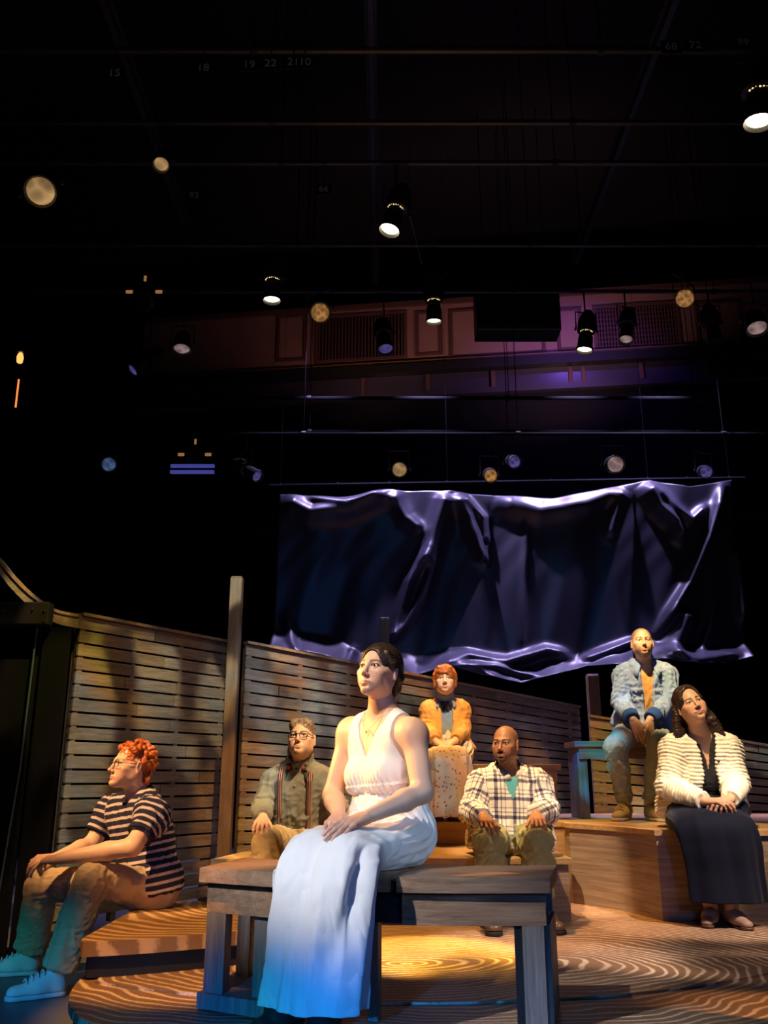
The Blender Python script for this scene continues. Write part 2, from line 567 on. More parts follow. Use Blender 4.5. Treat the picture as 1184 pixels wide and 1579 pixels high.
# ---- main stage platform with the painted tree rings
ZP = 0.20
edge = smooth_poly([(-1.27, 4.9), (-1.24, 4.2), (-1.20, 3.76), (-1.10, 3.45), (-0.93, 3.22), (-0.55, 2.95), (0.0, 2.78), (0.8, 2.76), (1.6, 3.0), (2.3, 3.6), (2.8, 4.6), (3.0, 6.2)], 5)
stage = thing('stage_platform', 'low round stage platform painted with pale tree-ring grain under the benches', 'platform', (0, 0, 0))
outline = [tuple(p) for p in edge] + [(3.0, 7.36), (0.35, 7.36), (-0.62, 6.75), (-1.0, 6.3)]
MB().prism(outline, ZP - 0.03, ZP).build('deck', M_rings, stage)
inner = [tuple(np.array(p) * 1.0) for p in edge]
ins = [(x * 0.985, 4.9 + (y - 4.9) * 0.985 if y < 4.9 else y) for x, y in outline]
MB().prism(ins, 0.0, ZP - 0.031).build('skirt', M_black, stage)
ring = [(0.1 + 2.5 * math.cos(a), 6.0 + 2.5 * math.sin(a)) for a in np.linspace(math.pi * 1.335, math.pi * 2.0, 50)]
ring = [(-1.14, 5.9)] + ring
MB().prism(ring, ZP + 0.0005, ZP + 0.008).build('inlay_disc', M_rings, stage)
ZD = ZP + 0.008


def box_platform(name, label, cat, outline, z0, z1, top_mat, face_mat, over=0.02, slab=0.03, group=None):
    t = thing(name, label, cat, (0, 0, 0), group)
    o = bpy.data.objects
    c = np.mean(np.array(outline), axis=0)
    ins = []
    n = len(outline)
    for i in range(n):     # inset the carcass by the overhang
        p, q, r = np.array(outline[i - 1]), np.array(outline[i]), np.array(outline[(i + 1) % n])
        e1, e2 = (q - p) / np.linalg.norm(q - p), (r - q) / np.linalg.norm(r - q)
        n1, n2 = np.array([-e1[1], e1[0]]), np.array([-e2[1], e2[0]])
        b = n1 + n2
        b /= max(0.35, np.dot(b, b) / 2)
        ins.append(tuple(q + b * over))
    MB().prism(outline, z1 - slab, z1).build('top_slab', top_mat, t)
    MB().prism(ins, z0, z1 - slab - 0.0005).build('riser_face', face_mat, t)
    return t, ins


# ---- low curved step at the left, ring-painted
ZS = 0.345
lf = on_z(118, 1452, ZS)
st_out = smooth_poly([(-1.235, 4.98), (-1.235, 4.3), (-1.228, 3.90), (-1.15, 3.86), (-0.9, 3.95), (-0.6, 4.11), (-0.36, 4.24)], 4)
st_out = [tuple(p) for p in st_out] + [(-0.97, 5.0)]
box_platform('curved_step', 'low curved step painted with broad bands of rings, under the red-haired sitter', 'step', st_out, ZD, ZS, M_ringstep, M_black, 0.03, 0.055)

# ---- tier two (the long low step the plaid and bow-tie men sit on)
Z2 = 0.535
p1, p2 = on_z(325, 1325, Z2), on_z(388, 1311, Z2)
right_x = at(878, 1325, 5.3)[0]
t2 = [(p1[0], p1[1]), (-0.3, 5.26), (0.4, 5.22), (right_x, 5.22), (right_x, 6.12), (-0.2, 6.12), (-0.4, 5.80), (p2[0], p2[1] + 0.06)]
box_platform('lower_tier', 'long low wooden tier, its golden top lit behind the plaid-shirted man', 'platform', t2, ZD, Z2, M_tier, M_face)

# ---- tier three and the right block
Z3 = 0.68
A3 = on_z(880, 1393, ZD)
B3 = on_z(1020, 1421, ZD)
curve = [(A3[0] + (B3[0] - A3[0]) * t, A3[1] + (B3[1] - A3[1]) * t) for t in np.linspace(0, 1, 9)]
nrm = np.array([-(B3[1] - A3[1]), B3[0] - A3[0]]); nrm /= np.linalg.norm(nrm)
curve = [tuple(np.array(p) + nrm * 0.05 * math.sin(math.pi * t)) for p, t in zip(curve, np.linspace(0, 1, 9))]
blk = curve + [(3.1, B3[1] - 0.02), (3.1, 6.10), (A3[0] + 0.0, 6.10)]
box_platform('corner_block', 'big wood-grained platform block with a curved face, under the woman in the cream cardigan', 'platform', blk, ZD, Z3, M_tier, M_face, 0.018, 0.028)
t3 = [(-0.15, 6.13), (3.1, 6.13), (3.1, 7.3), (0.35, 7.3)]
box_platform('upper_tier', 'upper wooden tier with an amber riser under the feet of the mustard-jacketed woman', 'platform', t3, ZD, Z3, M_tier, mat_wood('amber_riser_wood', (0.26, 0.13, 0.05), (0.50, 0.28, 0.12), (1.1, 1.1, 24.0), 0.45, 0.1), 0.012, 0.03)


# ---- slatted fences
def fence(name, label, A, B, za, zb, z0, rows, breaks, rail=True, seed=0, gap=0.0145, thick=0.02):
    r = random.Random(seed)
    A, B = np.array(A[:2], float), np.array(B[:2], float)
    L = float(np.linalg.norm(B - A))
    ang = math.atan2(B[1] - A[1], B[0] - A[0])
    t = thing(name, label, 'fence', (A[0], A[1], 0), None, ang)
    zt = lambda x: za + (zb - za) * x / L
    for k in range(rows):
        cuts = [0.0] + sorted(set(min(max(b + r.uniform(-0.16, 0.16), 0.08), 0.92) for b in breaks[k % len(breaks)])) + [1.0]
        for c0, c1 in zip(cuts[:-1], cuts[1:]):
            x0, x1 = c0 * L + (0.004 if c0 > 0 else 0), c1 * L - (0.004 if c1 < 1 else 0)
            V = []
            proud = r.uniform(-0.003, 0.003)
            for x in (x0, x1):
                top = zt(x)
                ph = (top - z0) / rows
                zu = top - k * ph - gap / 2
                zl = top - (k + 1) * ph + gap / 2
                for y in (-thick / 2 + proud, thick / 2 + proud):
                    V += [(x - x0, y, zl), (x - x0, y, zu)]
            zc = V[0][2]
            V = [(a, b, c - zc) for a, b, c in V]
            mb = MB().add(V, [(0, 1, 3, 2), (4, 6, 7, 5), (0, 4, 5, 1), (2, 3, 7, 6), (0, 2, 6, 4), (1, 5, 7, 3)])
            mb.build('slat', M_slat, t, loc=(x0, 0, zc))
    nb = max(3, int(L / 0.42))
    for i in range(nb + 1):      # battens on the back close the gaps at intervals
        x = 0.03 + (L - 0.06) * i / nb
        MB().box((-0.020, -thick * 0.22, z0 - 0.05), (0.020, thick / 2 + 0.03, zt(x) - 0.01)).build('batten', M_post, t, loc=(x, 0, 0))
        # filler blocks seen in the gaps
    if rail:
        V = []
        for x in (0, L):
            for y in (-0.035, 0.04):
                V += [(x, y, zt(x) + 0.002), (x, y, zt(x) + 0.022)]
        MB().add(V, [(0, 1, 3, 2), (4, 6, 7, 5), (0, 4, 5, 1), (2, 3, 7, 6), (0, 2, 6, 4), (1, 5, 7, 3)]).build('top_rail', M_post, t)
    # floor struts keep it standing
    for x in (0.05, L - 0.05):
        MB().box((x - 0.03, thick / 2 + 0.031, 0.0), (x + 0.03, thick / 2 + 0.07, zt(x) - 0.02)).build('upright', M_post, t)
    return t


fA, fB = at(124, 950, 5.8), at(349, 990, 6.95)
fence('slatted_fence', 'tall slatted wooden fence behind the red-haired man, left of the timber post', fA, fB, fA[2], fA[2] - 0.02, 0.12, 21, [[0.55], [0.3, 0.8], [0.62], [0.35], [0.25, 0.75]], True, 3)
gA, gB = at(379, 993, 6.75), at(892, 1092, 9.0)
fence('slatted_fence', 'long slatted wooden fence running behind the dark-haired woman, right of the timber post', gA, gB, gA[2], gB[2], 0.22, 19, [[0.28, 0.62], [0.2, 0.5, 0.8], [0.4, 0.7], [0.15, 0.55]], True, 5)
hA, hB = at(908, 1106, 7.62), at(1215, 1157, 7.62)
fence('slatted_fence', 'lower slatted wooden fence behind the denim-jacketed man and the cream cardigan', hA, hB, hA[2], hB[2], Z3 - 0.2, 11, [[0.22, 0.7], [0.45], [0.3, 0.85]], True, 8)


def post(px0, px1, ytop, Y, label, z0=0.0):
    a, b = at(px0, ytop, Y), at(px1, ytop, Y)
    w = b[0] - a[0]
    t = thing('timber_post', label, 'post', ((a[0] + b[0]) / 2, Y, 0))
    h = a[2]
    MB().box((-w / 2, -w / 2, z0), (w / 2, w / 2, h - 0.012), 0.004).build('shaft', M_post, t)
    MB().box((-w / 2 + 0.004, -w / 2 + 0.004, h - 0.0115), (w / 2 - 0.004, w / 2 - 0.004, h), 0.003).build('chamfered_top', M_post, t)


post(357, 375, 890, 6.78, 'tall square timber post between the two left fences')
post(586, 600, 953, 8.35, 'thin timber post behind the head of the dark-haired woman')
post(904, 921, 1040, 8.45, 'dark reddish timber post left of the denim-jacketed man')

# ---- curved rail sweeping up to the left from the fence, and dark tower below it
top = [at(*p) for p in [(-30, 838, 5.42), (0, 866, 5.46), (22, 893, 5.5), (52, 922, 5.56), (88, 945, 5.65), (124, 953, 5.76)]]
top = smooth_poly(top, 5)
V, F = [], []
for i, p in enumerate(top):
    h = 0.068
    for dz, dy in ((0, -0.02), (0, 0.02), (-h, 0.02), (-h, -0.02)):
        V.append((p[0], p[1] + dy, p[2] + dz))
    if i:
        a, b = (i - 1) * 4, i * 4
        F += [(a + k, a + (k + 1) % 4, b + (k + 1) % 4, b + k) for k in range(4)]
n = len(top)
F += [(3, 2, 1, 0), tuple(range((n - 1) * 4, n * 4))]
cr = thing('curved_rail', 'curved pale wooden rail sweeping up at the far left from the fence top', 'rail')
MB().add(V, F).build('rail_board', M_slat, cr)
capV = [(p[0], p[1] + dy, p[2] + dz) for p in top for dz, dy in ((0.001, -0.035), (0.001, 0.03), (0.02, 0.03), (0.02, -0.035))]
MB().add(capV, F).build('rail_cap', M_post, cr)

tw = thing('masking_tower', 'black masking tower with a bolted crossbeam at the far left', 'tower', (0, 0, 0))
a, b = at(-60, 930, 5.16), at(76, 964, 5.16)
MB().box((a[0], 5.12, b[2]), (b[0], 5.21, at(0, 930, 5.16)[2]), 0.004).build('crossbeam', M_black, tw)
for px, py in ((4, 941), (68, 942), (68, 957), (50, 940)):
    c = at(px, py, 5.115)
    MB().lathe([(0, 0.006), (0.006, 0.006), (0.009, 0.003)], (c[0], 5.12, c[2]), (c[0], 5.06, c[2]), 8).build('bolt', M_steel, tw)
a, b = at(55, 965, 5.16), at(22, 1215, 5.16)
xs = b[0] + 0.02
MB().box((xs - 0.7, 5.215, 0), (xs, 5.26, at(0, 930, 5.16)[2]), 0.003).build('side_panel', M_dark, tw)
M_edge = mat_plain('blue_steel', (0.10, 0.15, 0.26), 0.35, 0.6, 0.3)
MB().tube([at(57, 968, 5.19), at(30, 1190, 5.19), (at(30, 1190, 5.19)[0] - 0.06, 5.19, 0.0)], 0.006, 6).build('edge_tube', M_edge, tw)
MB().box((at(62, 965, 5.16)[0], 5.22, 0), (at(112, 965, 5.16)[0] - 0.03, 5.25, at(0, 965, 5.16)[2]), 0.003).build('black_return', M_dark, tw)

# ---- front bench, curved, three box legs
bench = thing('curved_bench', 'front curved wooden bench with dark box legs, under the woman in white', 'bench')
ZB = 0.665
L0, M0, R0 = on_z(308, 1338, ZB), on_z(470, 1360, ZB), on_z(847, 1353, ZB)


def bench_front(px):
    """front-edge point of the seat, an arc bowed to the camera"""
    t = (px - 308) / (847 - 308)
    base = L0 + (R0 - L0) * t
    return base[:2] + np.array([0.0, -0.115 * math.sin(math.pi * min(max(t, 0), 1))])


def bench_strip(px0, px1, d0, d1, z0, z1, n=10):
    fr = [bench_front(px0 + (px1 - px0) * i / n) for i in range(n + 1)]
    ch = (R0 - L0)[:2]; ch = ch / np.linalg.norm(ch)
    back = np.array([-ch[1], ch[0]])
    f = [tuple(p + back * d0) for p in fr]
    g = [tuple(p + back * d1) for p in fr]
    return MB().prism(f + g[::-1], z0, z1)


bench_strip(308, 612, 0.0, 0.40, ZB - 0.048, ZB).build('seat_board', M_bench, bench)
bench_strip(623, 847, 0.0, 0.40, ZB - 0.048, ZB).build('seat_board', M_bench, bench)
bench_strip(612.2, 622.8, 0.03, 0.37, ZB - 0.046, ZB - 0.015, 2).build('seat_joint', M_black, bench)
bench_strip(318, 560, 0.03, 0.055, ZB - 0.15, ZB - 0.0485).build('apron', M_bench, bench)
bench_strip(628, 838, 0.03, 0.055, ZB - 0.15, ZB - 0.0485).build('apron', M_bench, bench)
bench_strip(560.5, 627.5, 0.07, 0.095, ZB - 0.15, ZB - 0.0485, 3).build('apron', M_black, bench)
bench_strip(318, 838, 0.345, 0.37, ZB - 0.15, ZB - 0.0485).build('back_apron', M_benchleg, bench)
zl = ZB - 0.1505


def leg(px0, px1, d0, d1, z0=ZD, z1=None, name='leg', mat=None):
    return bench_strip(px0, px1, d0, d1, z0, z1 or zl, 2).build(name, mat or M_benchleg, bench)


leg(319, 352, 0.03, 0.09, ZD + 0.05)
leg(322, 345, 0.30, 0.36, ZD + 0.05)
leg(398, 420, 0.05, 0.10, ZD + 0.05)
leg(352.2, 398, 0.33, 0.36, ZD + 0.05, None, 'leg_panel', M_black)
bench_strip(312, 424, 0.015, 0.375, ZD, ZD + 0.0495).build('plinth', M_benchleg, bench)
leg(570, 584, 0.11, 0.16, ZD)
leg(790, 802, 0.04, 0.33, ZD, None, 'leg_panel', M_black)
leg(802.2, 834, 0.03, 0.10, ZD)
leg(834.2, 842, 0.06, 0.36, ZD)
leg(806, 832, 0.29, 0.36, ZD)


# ---- the two rear benches
def rear_bench(name, label, x0, x1, y0, y1, zf, zt, panels, mat, legmat):
    t = thing(name, label, 'bench', ((x0 + x1) / 2, (y0 + y1) / 2, zf))
    cx, cy = (x0 + x1) / 2, (y0 + y1) / 2
    h = zt - zf
    MB().box((x0 - cx, y0 - cy, h - 0.04), (x1 - cx, y1 - cy, h), 0.004).build('seat_board', mat, t)
    MB().box((x0 - cx + 0.03, y0 - cy + 0.02, h - 0.12), (x1 - cx - 0.03, y0 - cy + 0.045, h - 0.0405)).build('apron', mat, t)
    for a, b in panels:
        MB().box((a - cx, y0 - cy + 0.046, 0), (b - cx, y1 - cy - 0.03, h - 0.0405), 0.003).build('leg', legmat, t)
    return t


M_teallit = mat_plain('blue_lit_wood', (0.10, 0.42, 0.72), 0.45, 0.35, noise=0.35, scale=12)  # blue stage light put into a wood colour; no bench uses it
bx0, bx1 = at(886, 1140, 6.45)[0], at(1040, 1140, 6.45)[0]
ZBM = at(900, 1143, 6.45)[2]
rear_bench('high_bench', 'high wooden bench with a pale lit end, under the denim-jacketed man', bx0, bx1, 6.45, 6.85, Z3, ZBM, [(bx0 + 0.02, bx0 + 0.09), (bx1 - 0.09, bx1 - 0.02)], M_bench, M_benchleg)
wx0, wx1 = at(652, 1172, 6.45)[0], at(864, 1172, 6.45)[0]
ZBW = at(800, 1174, 6.45)[2] - 0.02
rear_bench('box_bench', 'dark wooden box bench behind the plaid-shirted man, under the mustard-jacketed woman', wx0, wx1, 6.42, 6.80, Z3, ZBW, [(wx0 + 0.02, wx0 + 0.08), (at(734, 1180, 6.45)[0], wx1 - 0.03)], M_bench, M_bench)

# ---- satin curtain hung behind the fence
M_satin = NT('dark_satin')
_n = M_satin.n('TexNoise', Vector=M_satin.n('TexCoord').outputs['Object'], Scale=1.2, Detail=2.0).outputs[0]
M_satin = M_satin.done(M_satin.ramp(_n, [(0.3, (0.024, 0.024, 0.04)), (0.7, (0.036, 0.036, 0.055))]), 0.40, 0.7)
CY = 9.6
cu = thing('satin_curtain', 'dark satin cloth swagged across the back, its hem gathered in purple light', 'curtain', (0, CY, 0))
c_tl, c_tr = at(432, 752, CY), at(1128, 742, CY)
c_bl, c_br = at(420, 1008, CY), at(1150, 1018, CY)
NU, NVv = 260, 150
uu, vv = np.meshgrid(np.linspace(0, 1, NU), np.linspace(0, 1, NVv), indexing='ij')   # v: 0 top, 1 hem
PX = 432 + (1128 - 432) * uu
PXb = 420 + (1150 - 420) * uu
px_ = PX + (PXb - PX) * vv
hem = np.interp(PXb.ravel(), [420, 470, 520, 590, 640, 690, 740, 800, 850, 900, 950, 1000, 1060, 1110, 1150], [1006, 1010, 1022, 1034, 1046, 1034, 1046, 1056, 1044, 1030, 1034, 1022, 1030, 1026, 1016]).reshape(PXb.shape)
topy = np.interp(PX.ravel(), [432, 520, 600, 690, 850, 1000, 1060, 1128], [764, 770, 757, 759, 770, 742, 752, 740]).reshape(PX.shape)
py_ = topy + (hem - topy) * vv
D = np.zeros_like(px_)


def ridge(pts, w0, w1, h):
    """a fold running through pixel points, as a soft ridge standing off the cloth"""
    best = np.full(px_.shape, 1e9)
    par = np.zeros(px_.shape)
    n = len(pts) - 1
    for i in range(n):
        (ax, ay), (bx, by) = pts[i], pts[i + 1]
        dx, dy = bx - ax, by - ay
        t = np.clip(((px_ - ax) * dx + (py_ - ay) * dy) / (dx * dx + dy * dy), 0, 1)
        d = np.hypot(px_ - ax - t * dx, py_ - ay - t * dy)
        k = d < best
        best = np.where(k, d, best)
        par = np.where(k, (i + t) / n, par)
    w = w0 + (w1 - w0) * par
    fade = np.clip(np.minimum(par, 1 - par) * 6 + 0.25, 0, 1)
    return h * np.exp(-(best / w) ** 2) * fade


for args in [
    ([(436, 772), (480, 795), (540, 788), (604, 762)], 17, 13, 0.17), ([(470, 770), (530, 778), (590, 764)], 7, 7, 0.08),
    ([(602, 762), (625, 800), (650, 820)], 14, 8, 0.10), ([(690, 762), (672, 820), (655, 880)], 16, 12, 0.17),
    ([(660, 850), (630, 900), (612, 960), (602, 992)], 9, 6, 0.12), ([(672, 860), (650, 920), (625, 965), (604, 992)], 8, 6, 0.10),
    ([(700, 762), (722, 800), (740, 850), (748, 870)], 12, 7, 0.16), ([(712, 764), (745, 800), (752, 840)], 7, 6, 0.08),
    ([(760, 770), (830, 792), (900, 780), (960, 756)], 20, 14, 0.13), ([(960, 756), (945, 800), (938, 830)], 12, 8, 0.10),
    ([(988, 748), (1010, 785), (1035, 810), (1048, 840)], 12, 8, 0.20), ([(1000, 748), (1040, 790), (1062, 806), (1090, 780)], 9, 7, 0.12),
    ([(1112, 752), (1090, 830), (1060, 900), (1012, 975)], 8, 7, 0.15), ([(1134, 840), (1140, 900), (1146, 960)], 8, 6, 0.10),
    ([(1062, 940), (1040, 990), (1020, 1016)], 18, 14, 0.18), ([(1105, 900), (1092, 970), (1075, 1010)], 7, 7, 0.08),
    ([(812, 800), (806, 920), (803, 1010)], 6, 5, 0.03), ([(442, 950), (452, 990), (462, 1010)], 9, 5, 0.07),
    ([(545, 1000), (540, 1020), (535, 1030)], 6, 5, 0.07), ([(650, 1040), (720, 1012), (780, 1022), (840, 1004), (880, 1012)], 8, 8, 0.14),
    ([(700, 1030), (760, 1030), (830, 1046)], 6, 6, 0.10), ([(895, 1018), (930, 1005), (985, 985)], 7, 6, 0.12),
    ([(880, 1040), (950, 1030), (990, 1000)], 8, 7, 0.12), ([(1000, 1010), (1060, 1020), (1140, 1008)], 10, 8, 0.14)]:
    D += ridge(*args)
ph = 0.9 * np.sin(uu * 17 + 1.0) + 0.6 * np.sin(uu * 41 + vv * 3)
roll = np.clip((py_ - (hem - 34 - 8 * ph)) / 38.0, 0, 1.0)
D += 0.36 * roll ** 1.35 + 0.05 * roll * np.sin(px_ * 0.055 + 1.5 * np.sin(px_ * 0.021))
D += 0.02 * np.sin(uu * 23 + 2 * vv) + 0.012 * np.sin(uu * 57 + 4 * vv + 1.3) + 0.02 * np.sin(vv * 5 + uu * 9)
D += 0.006 * np.sin(px_ * 0.16 + py_ * 0.09 + 2 * np.sin(py_ * 0.03)) * (0.4 + roll)
P0 = np.array([at(a, b, CY) for a, b in zip(px_.ravel(), py_.ravel())])
P0[:, 1] = -D.ravel() + 0.004 * np.sin(np.arange(D.size))*0
V = np.concatenate([P0, P0 + np.array([0, 0.006, 0])])
idx = np.arange(NU * NVv).reshape(NU, NVv)
q = np.stack([idx[:-1, :-1], idx[1:, :-1], idx[1:, 1:], idx[:-1, 1:]], -1).reshape(-1, 4)
off = NU * NVv
rim = []
for line in (idx[:, 0], idx[:, -1][::-1], idx[0, :][::-1], idx[-1, :]):
    for a, b in zip(line[:-1], line[1:]):
        rim.append((a, a + off, b + off, b))
F = np.concatenate([q, q[:, ::-1] + off, np.array(rim)])
link('cloth', new_mesh('cloth', V, F, M_satin), cu)
MB().tube([at(415, 748, CY) - np.array([0, CY - 0.03, 0]), at(1150, 736, CY) - np.array([0, CY - 0.03, 0])], 0.022, 8).build('hanging_pipe', M_dark, cu)
for px in (432, 520, 600, 690, 850, 1000, 1060, 1126):
    yy = float(np.interp(px, [415, 1150], [748, 736]))
    p = at(px, yy, CY)
    MB().tube([(p[0], 0.03, p[2] - 0.05), (p[0], 0.03, p[2] + 0.03)], 0.012, 6).build('tie', M_black, cu)
    if px in (432, 690, 1000, 1126):
        MB().tube([(p[0], 0.03, p[2] + 0.02), (p[0], 0.03, 9.3)], 0.0015, 5).build('hanging_wire', M_dark, cu)


# ================================================================ BALCONY FRONT, RIG AND LAMPS
def emit(name, color, strength, base=(0.02, 0.02, 0.02), crinkle=0.0):
    t = NT(name)
    if crinkle:      # spill on crumpled gel or a dimpled reflector, put in as glow
        v = t.n('TexVoronoi', Vector=t.n('TexCoord').outputs['Object'], Scale=crinkle).outputs['Distance']
        t.L.new(t.math('ADD', t.math('MULTIPLY', t.math('POWER', v, 2.0), strength * 1.5), strength * 0.45), t.b.inputs['Emission Strength'])
    t.b.inputs['Base Color'].default_value = (*base, 1)
    t.b.inputs['Emission Color'].default_value = (*color, 1)
    if not crinkle:
        t.b.inputs['Emission Strength'].default_value = strength
    t.b.inputs['Roughness'].default_value = 0.25
    return t.m


WA, WB = at(335, 575, 11.85), at(1215, 540, 10.8)
wang = math.atan2(WB[1] - WA[1], WB[0] - WA[0])
wdir = np.array([math.cos(wang), math.sin(wang)])
wnor = np.array([math.sin(wang), -math.cos(wang)])      # towards the stage


def on_wall(px, py):
    """(u along the balcony wall, z) seen at a pixel"""
    d = at(px, py, 5.0) - np.array([0, 0, CAMZ])
    t = np.dot(WA[:2], wnor) / np.dot(d[:2], wnor)
    p = np.array([0, 0, CAMZ]) + d * t
    return float(np.dot(p[:2] - WA[:2], wdir)), float(p[2])


wl = 9.0
bw = bpy.data.objects.new('wall_balcony', None)
COL.objects.link(bw)
bw.location = (WA[0], WA[1], 0)
bw.rotation_euler = (0, 0, wang)
bw['kind'] = 'structure'
u0, zb_ = on_wall(400, 574)
_, zt_ = on_wall(800, 462)
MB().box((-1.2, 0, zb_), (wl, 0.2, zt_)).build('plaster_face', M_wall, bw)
MB().box((-1.2, -0.04, zt_ + 0.0005), (wl, 0.2, zt_ + 0.08)).build('top_moulding', M_walltrim, bw)
M_gold = mat_plain('dull_gold_trim', (0.16, 0.10, 0.04), 0.5, 0.3)
MB().box((-1.2, -0.10, zb_ - 0.07), (wl, 0.2, zb_ - 0.0005)).build('cornice', M_gold, bw)
MB().box((-1.2, -0.16, zb_ - 0.20), (wl, 0.2, zb_ - 0.0705)).build('cornice', M_black, bw)
M_ledge = mat_plain('ledge_paint', (0.045, 0.04, 0.075), 0.28, 0.7, noise=0.3, scale=4)
MB().box((-1.2, -0.02, zb_ - 0.48), (wl, 0.2, zb_ - 0.2005)).build('fascia', M_ledge, bw)
for px in (560, 660, 760, 880, 900, 990, 1090):
    u, _ = on_wall(px, 590)
    MB().box((u - 0.03, -0.06, zb_ - 0.47), (u + 0.03, -0.0205, zb_ - 0.21), 0.008).build('fascia_bracket', M_walltrim, bw)
MB().box((-1.2, -0.10, zb_ - 0.56), (wl, 0.2, zb_ - 0.4805), 0.0).build('fascia_lip', M_ledge, bw)
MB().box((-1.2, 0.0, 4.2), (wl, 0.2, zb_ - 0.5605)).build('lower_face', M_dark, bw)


def panel(px0, py0, px1, py1, w=0.05):
    ua, za = on_wall(px0, py0)
    ub, zb = on_wall(px1, py1)
    zlo, zhi = min(za, zb), max(za, zb)
    f = MB()
    f.box((ua, -0.022, zhi - w), (ub, -0.0005, zhi), 0.006)
    f.box((ua, -0.022, zlo), (ub, -0.0005, zlo + w), 0.006)
    f.box((ua, -0.022, zlo + w), (ua + w, -0.0005, zhi - w), 0.006)
    f.box((ub - w, -0.022, zlo + w), (ub, -0.0005, zhi - w), 0.006)
    f.build('panel_moulding', M_walltrim, bw)
    return ua + w, ub - w, zlo + w, zhi - w


panel(428, 487, 472, 556)
panel(640, 481, 683, 547)
panel(692, 478, 842, 545)
panel(856, 476, 900, 540)
panel(1068, 466, 1150, 533)
for k, (a, b, c, d) in enumerate(((486, 488, 628, 553), (912, 472, 1053, 536))):
    ua, ub, zl_, zh_ = panel(a, b, c, d)
    MB().box((ua, -0.006, zl_), (ub, -0.0008, zh_)).build('vent_back', M_dark, bw)
    g = MB()
    nbar = 26
    for i in range(nbar):
        x = ua + (ub - ua) * (i + 0.5) / nbar
        g.box((x - 0.009, -0.022, zl_), (x + 0.009, -0.010, zh_))
    if k:
        for i in range(9):
            z = zl_ + (zh_ - zl_) * (i + 0.5) / 9
            g.box((ua, -0.0098, z - 0.006), (ub, -0.0065, z + 0.006))
    g.build('vent_grille', M_walltrim, bw, kind='stuff')

# ---- pipes and joists of the lighting grid
pipe_specs = [
    (4.9, 5.78, 'pipe across the ceiling nearest the audience, carrying white numbers'),
    (5.8, 5.95, 'grid pipe between the nearest and the second one, carrying two tan-lensed lamps'),
    (6.5, 6.12, 'second grid pipe across the dark ceiling'),
    (7.9, 6.22, 'third grid pipe across the ceiling, the bright downlights below it'),
    (8.95, 6.30, 'fourth grid pipe in front of the mauve balcony wall'),
    (9.7, 5.30, 'violet-lit pipe just under the balcony ledge'),
    (9.9, 4.95, 'violet-lit pipe between the balcony ledge and the curtain'),
    (9.15, 4.62, 'lowest dark pipe right above the satin curtain'),
]
M_dull = mat_plain('dull_black', (0.012, 0.012, 0.014), 0.95, 0.03)
M_pipe = mat_plain('pipe_steel', (0.045, 0.045, 0.05), 0.35, 0.5, 0.3)
for k, (Y, z, lab) in enumerate(pipe_specs):
    t = thing('grid_pipe', lab, 'pipe', (0, Y, z))
    MB().tube([(-4.2, 0, 0), (4.6, 0, 0)], 0.024, 8).build('tube', M_dull if Y in (9.7, 9.9, 9.15) else M_pipe, t, True)
    for x in (-3.2, -0.9, 1.5, 3.8):
        MB().tube([(x, 0, 0.0), (x, 0, 9.3 - z)], 0.005, 5).build('hanging_wire', M_dull, t)
        MB().lathe([(0, 0.034), (0.05, 0.034)], (x - 0.025, 0, 0), (x + 0.025, 0, 0), 10).build('clamp', M_black, t, True)
for X, ya, yb, lab in ((-2.05, 4.4, 8.3, 'left joist of the lighting grid running away from the audience'), (-0.1, 4.4, 8.9, 'middle joist of the lighting grid running away from the audience'), (2.12, 4.6, 8.5, 'right joist of the lighting grid running away from the audience')):
    t = thing('grid_joist', lab, 'beam', (X, ya, 6.36))
    MB().box((-0.025, 0, 0), (0.025, yb - ya, 0.09), 0.004).build('beam_web', M_steel, t)
    MB().box((-0.045, 0, 0.0905), (0.045, yb - ya, 0.10)).build('beam_flange', M_steel, t)
    for y in (0.3, yb - ya - 0.3):
        MB().tube([(0, y, 0.09), (0, y, 9.3 - 6.36)], 0.006, 5).build('hanging_wire', M_dull, t)

# ---- hanging lamps
M_can = mat_plain('lamp_black', (0.014, 0.014, 0.016), 0.4, 0.4)
M_hot = emit('hot_lens', (1.0, 0.82, 0.48), 9.0)
M_ventglow = emit('vent_glow', (1.0, 0.72, 0.35), 1.1)


PIPE = {4.9: 5.78, 5.8: 5.95, 6.5: 6.12, 7.9: 6.22, 8.95: 6.30, 9.15: 4.62}


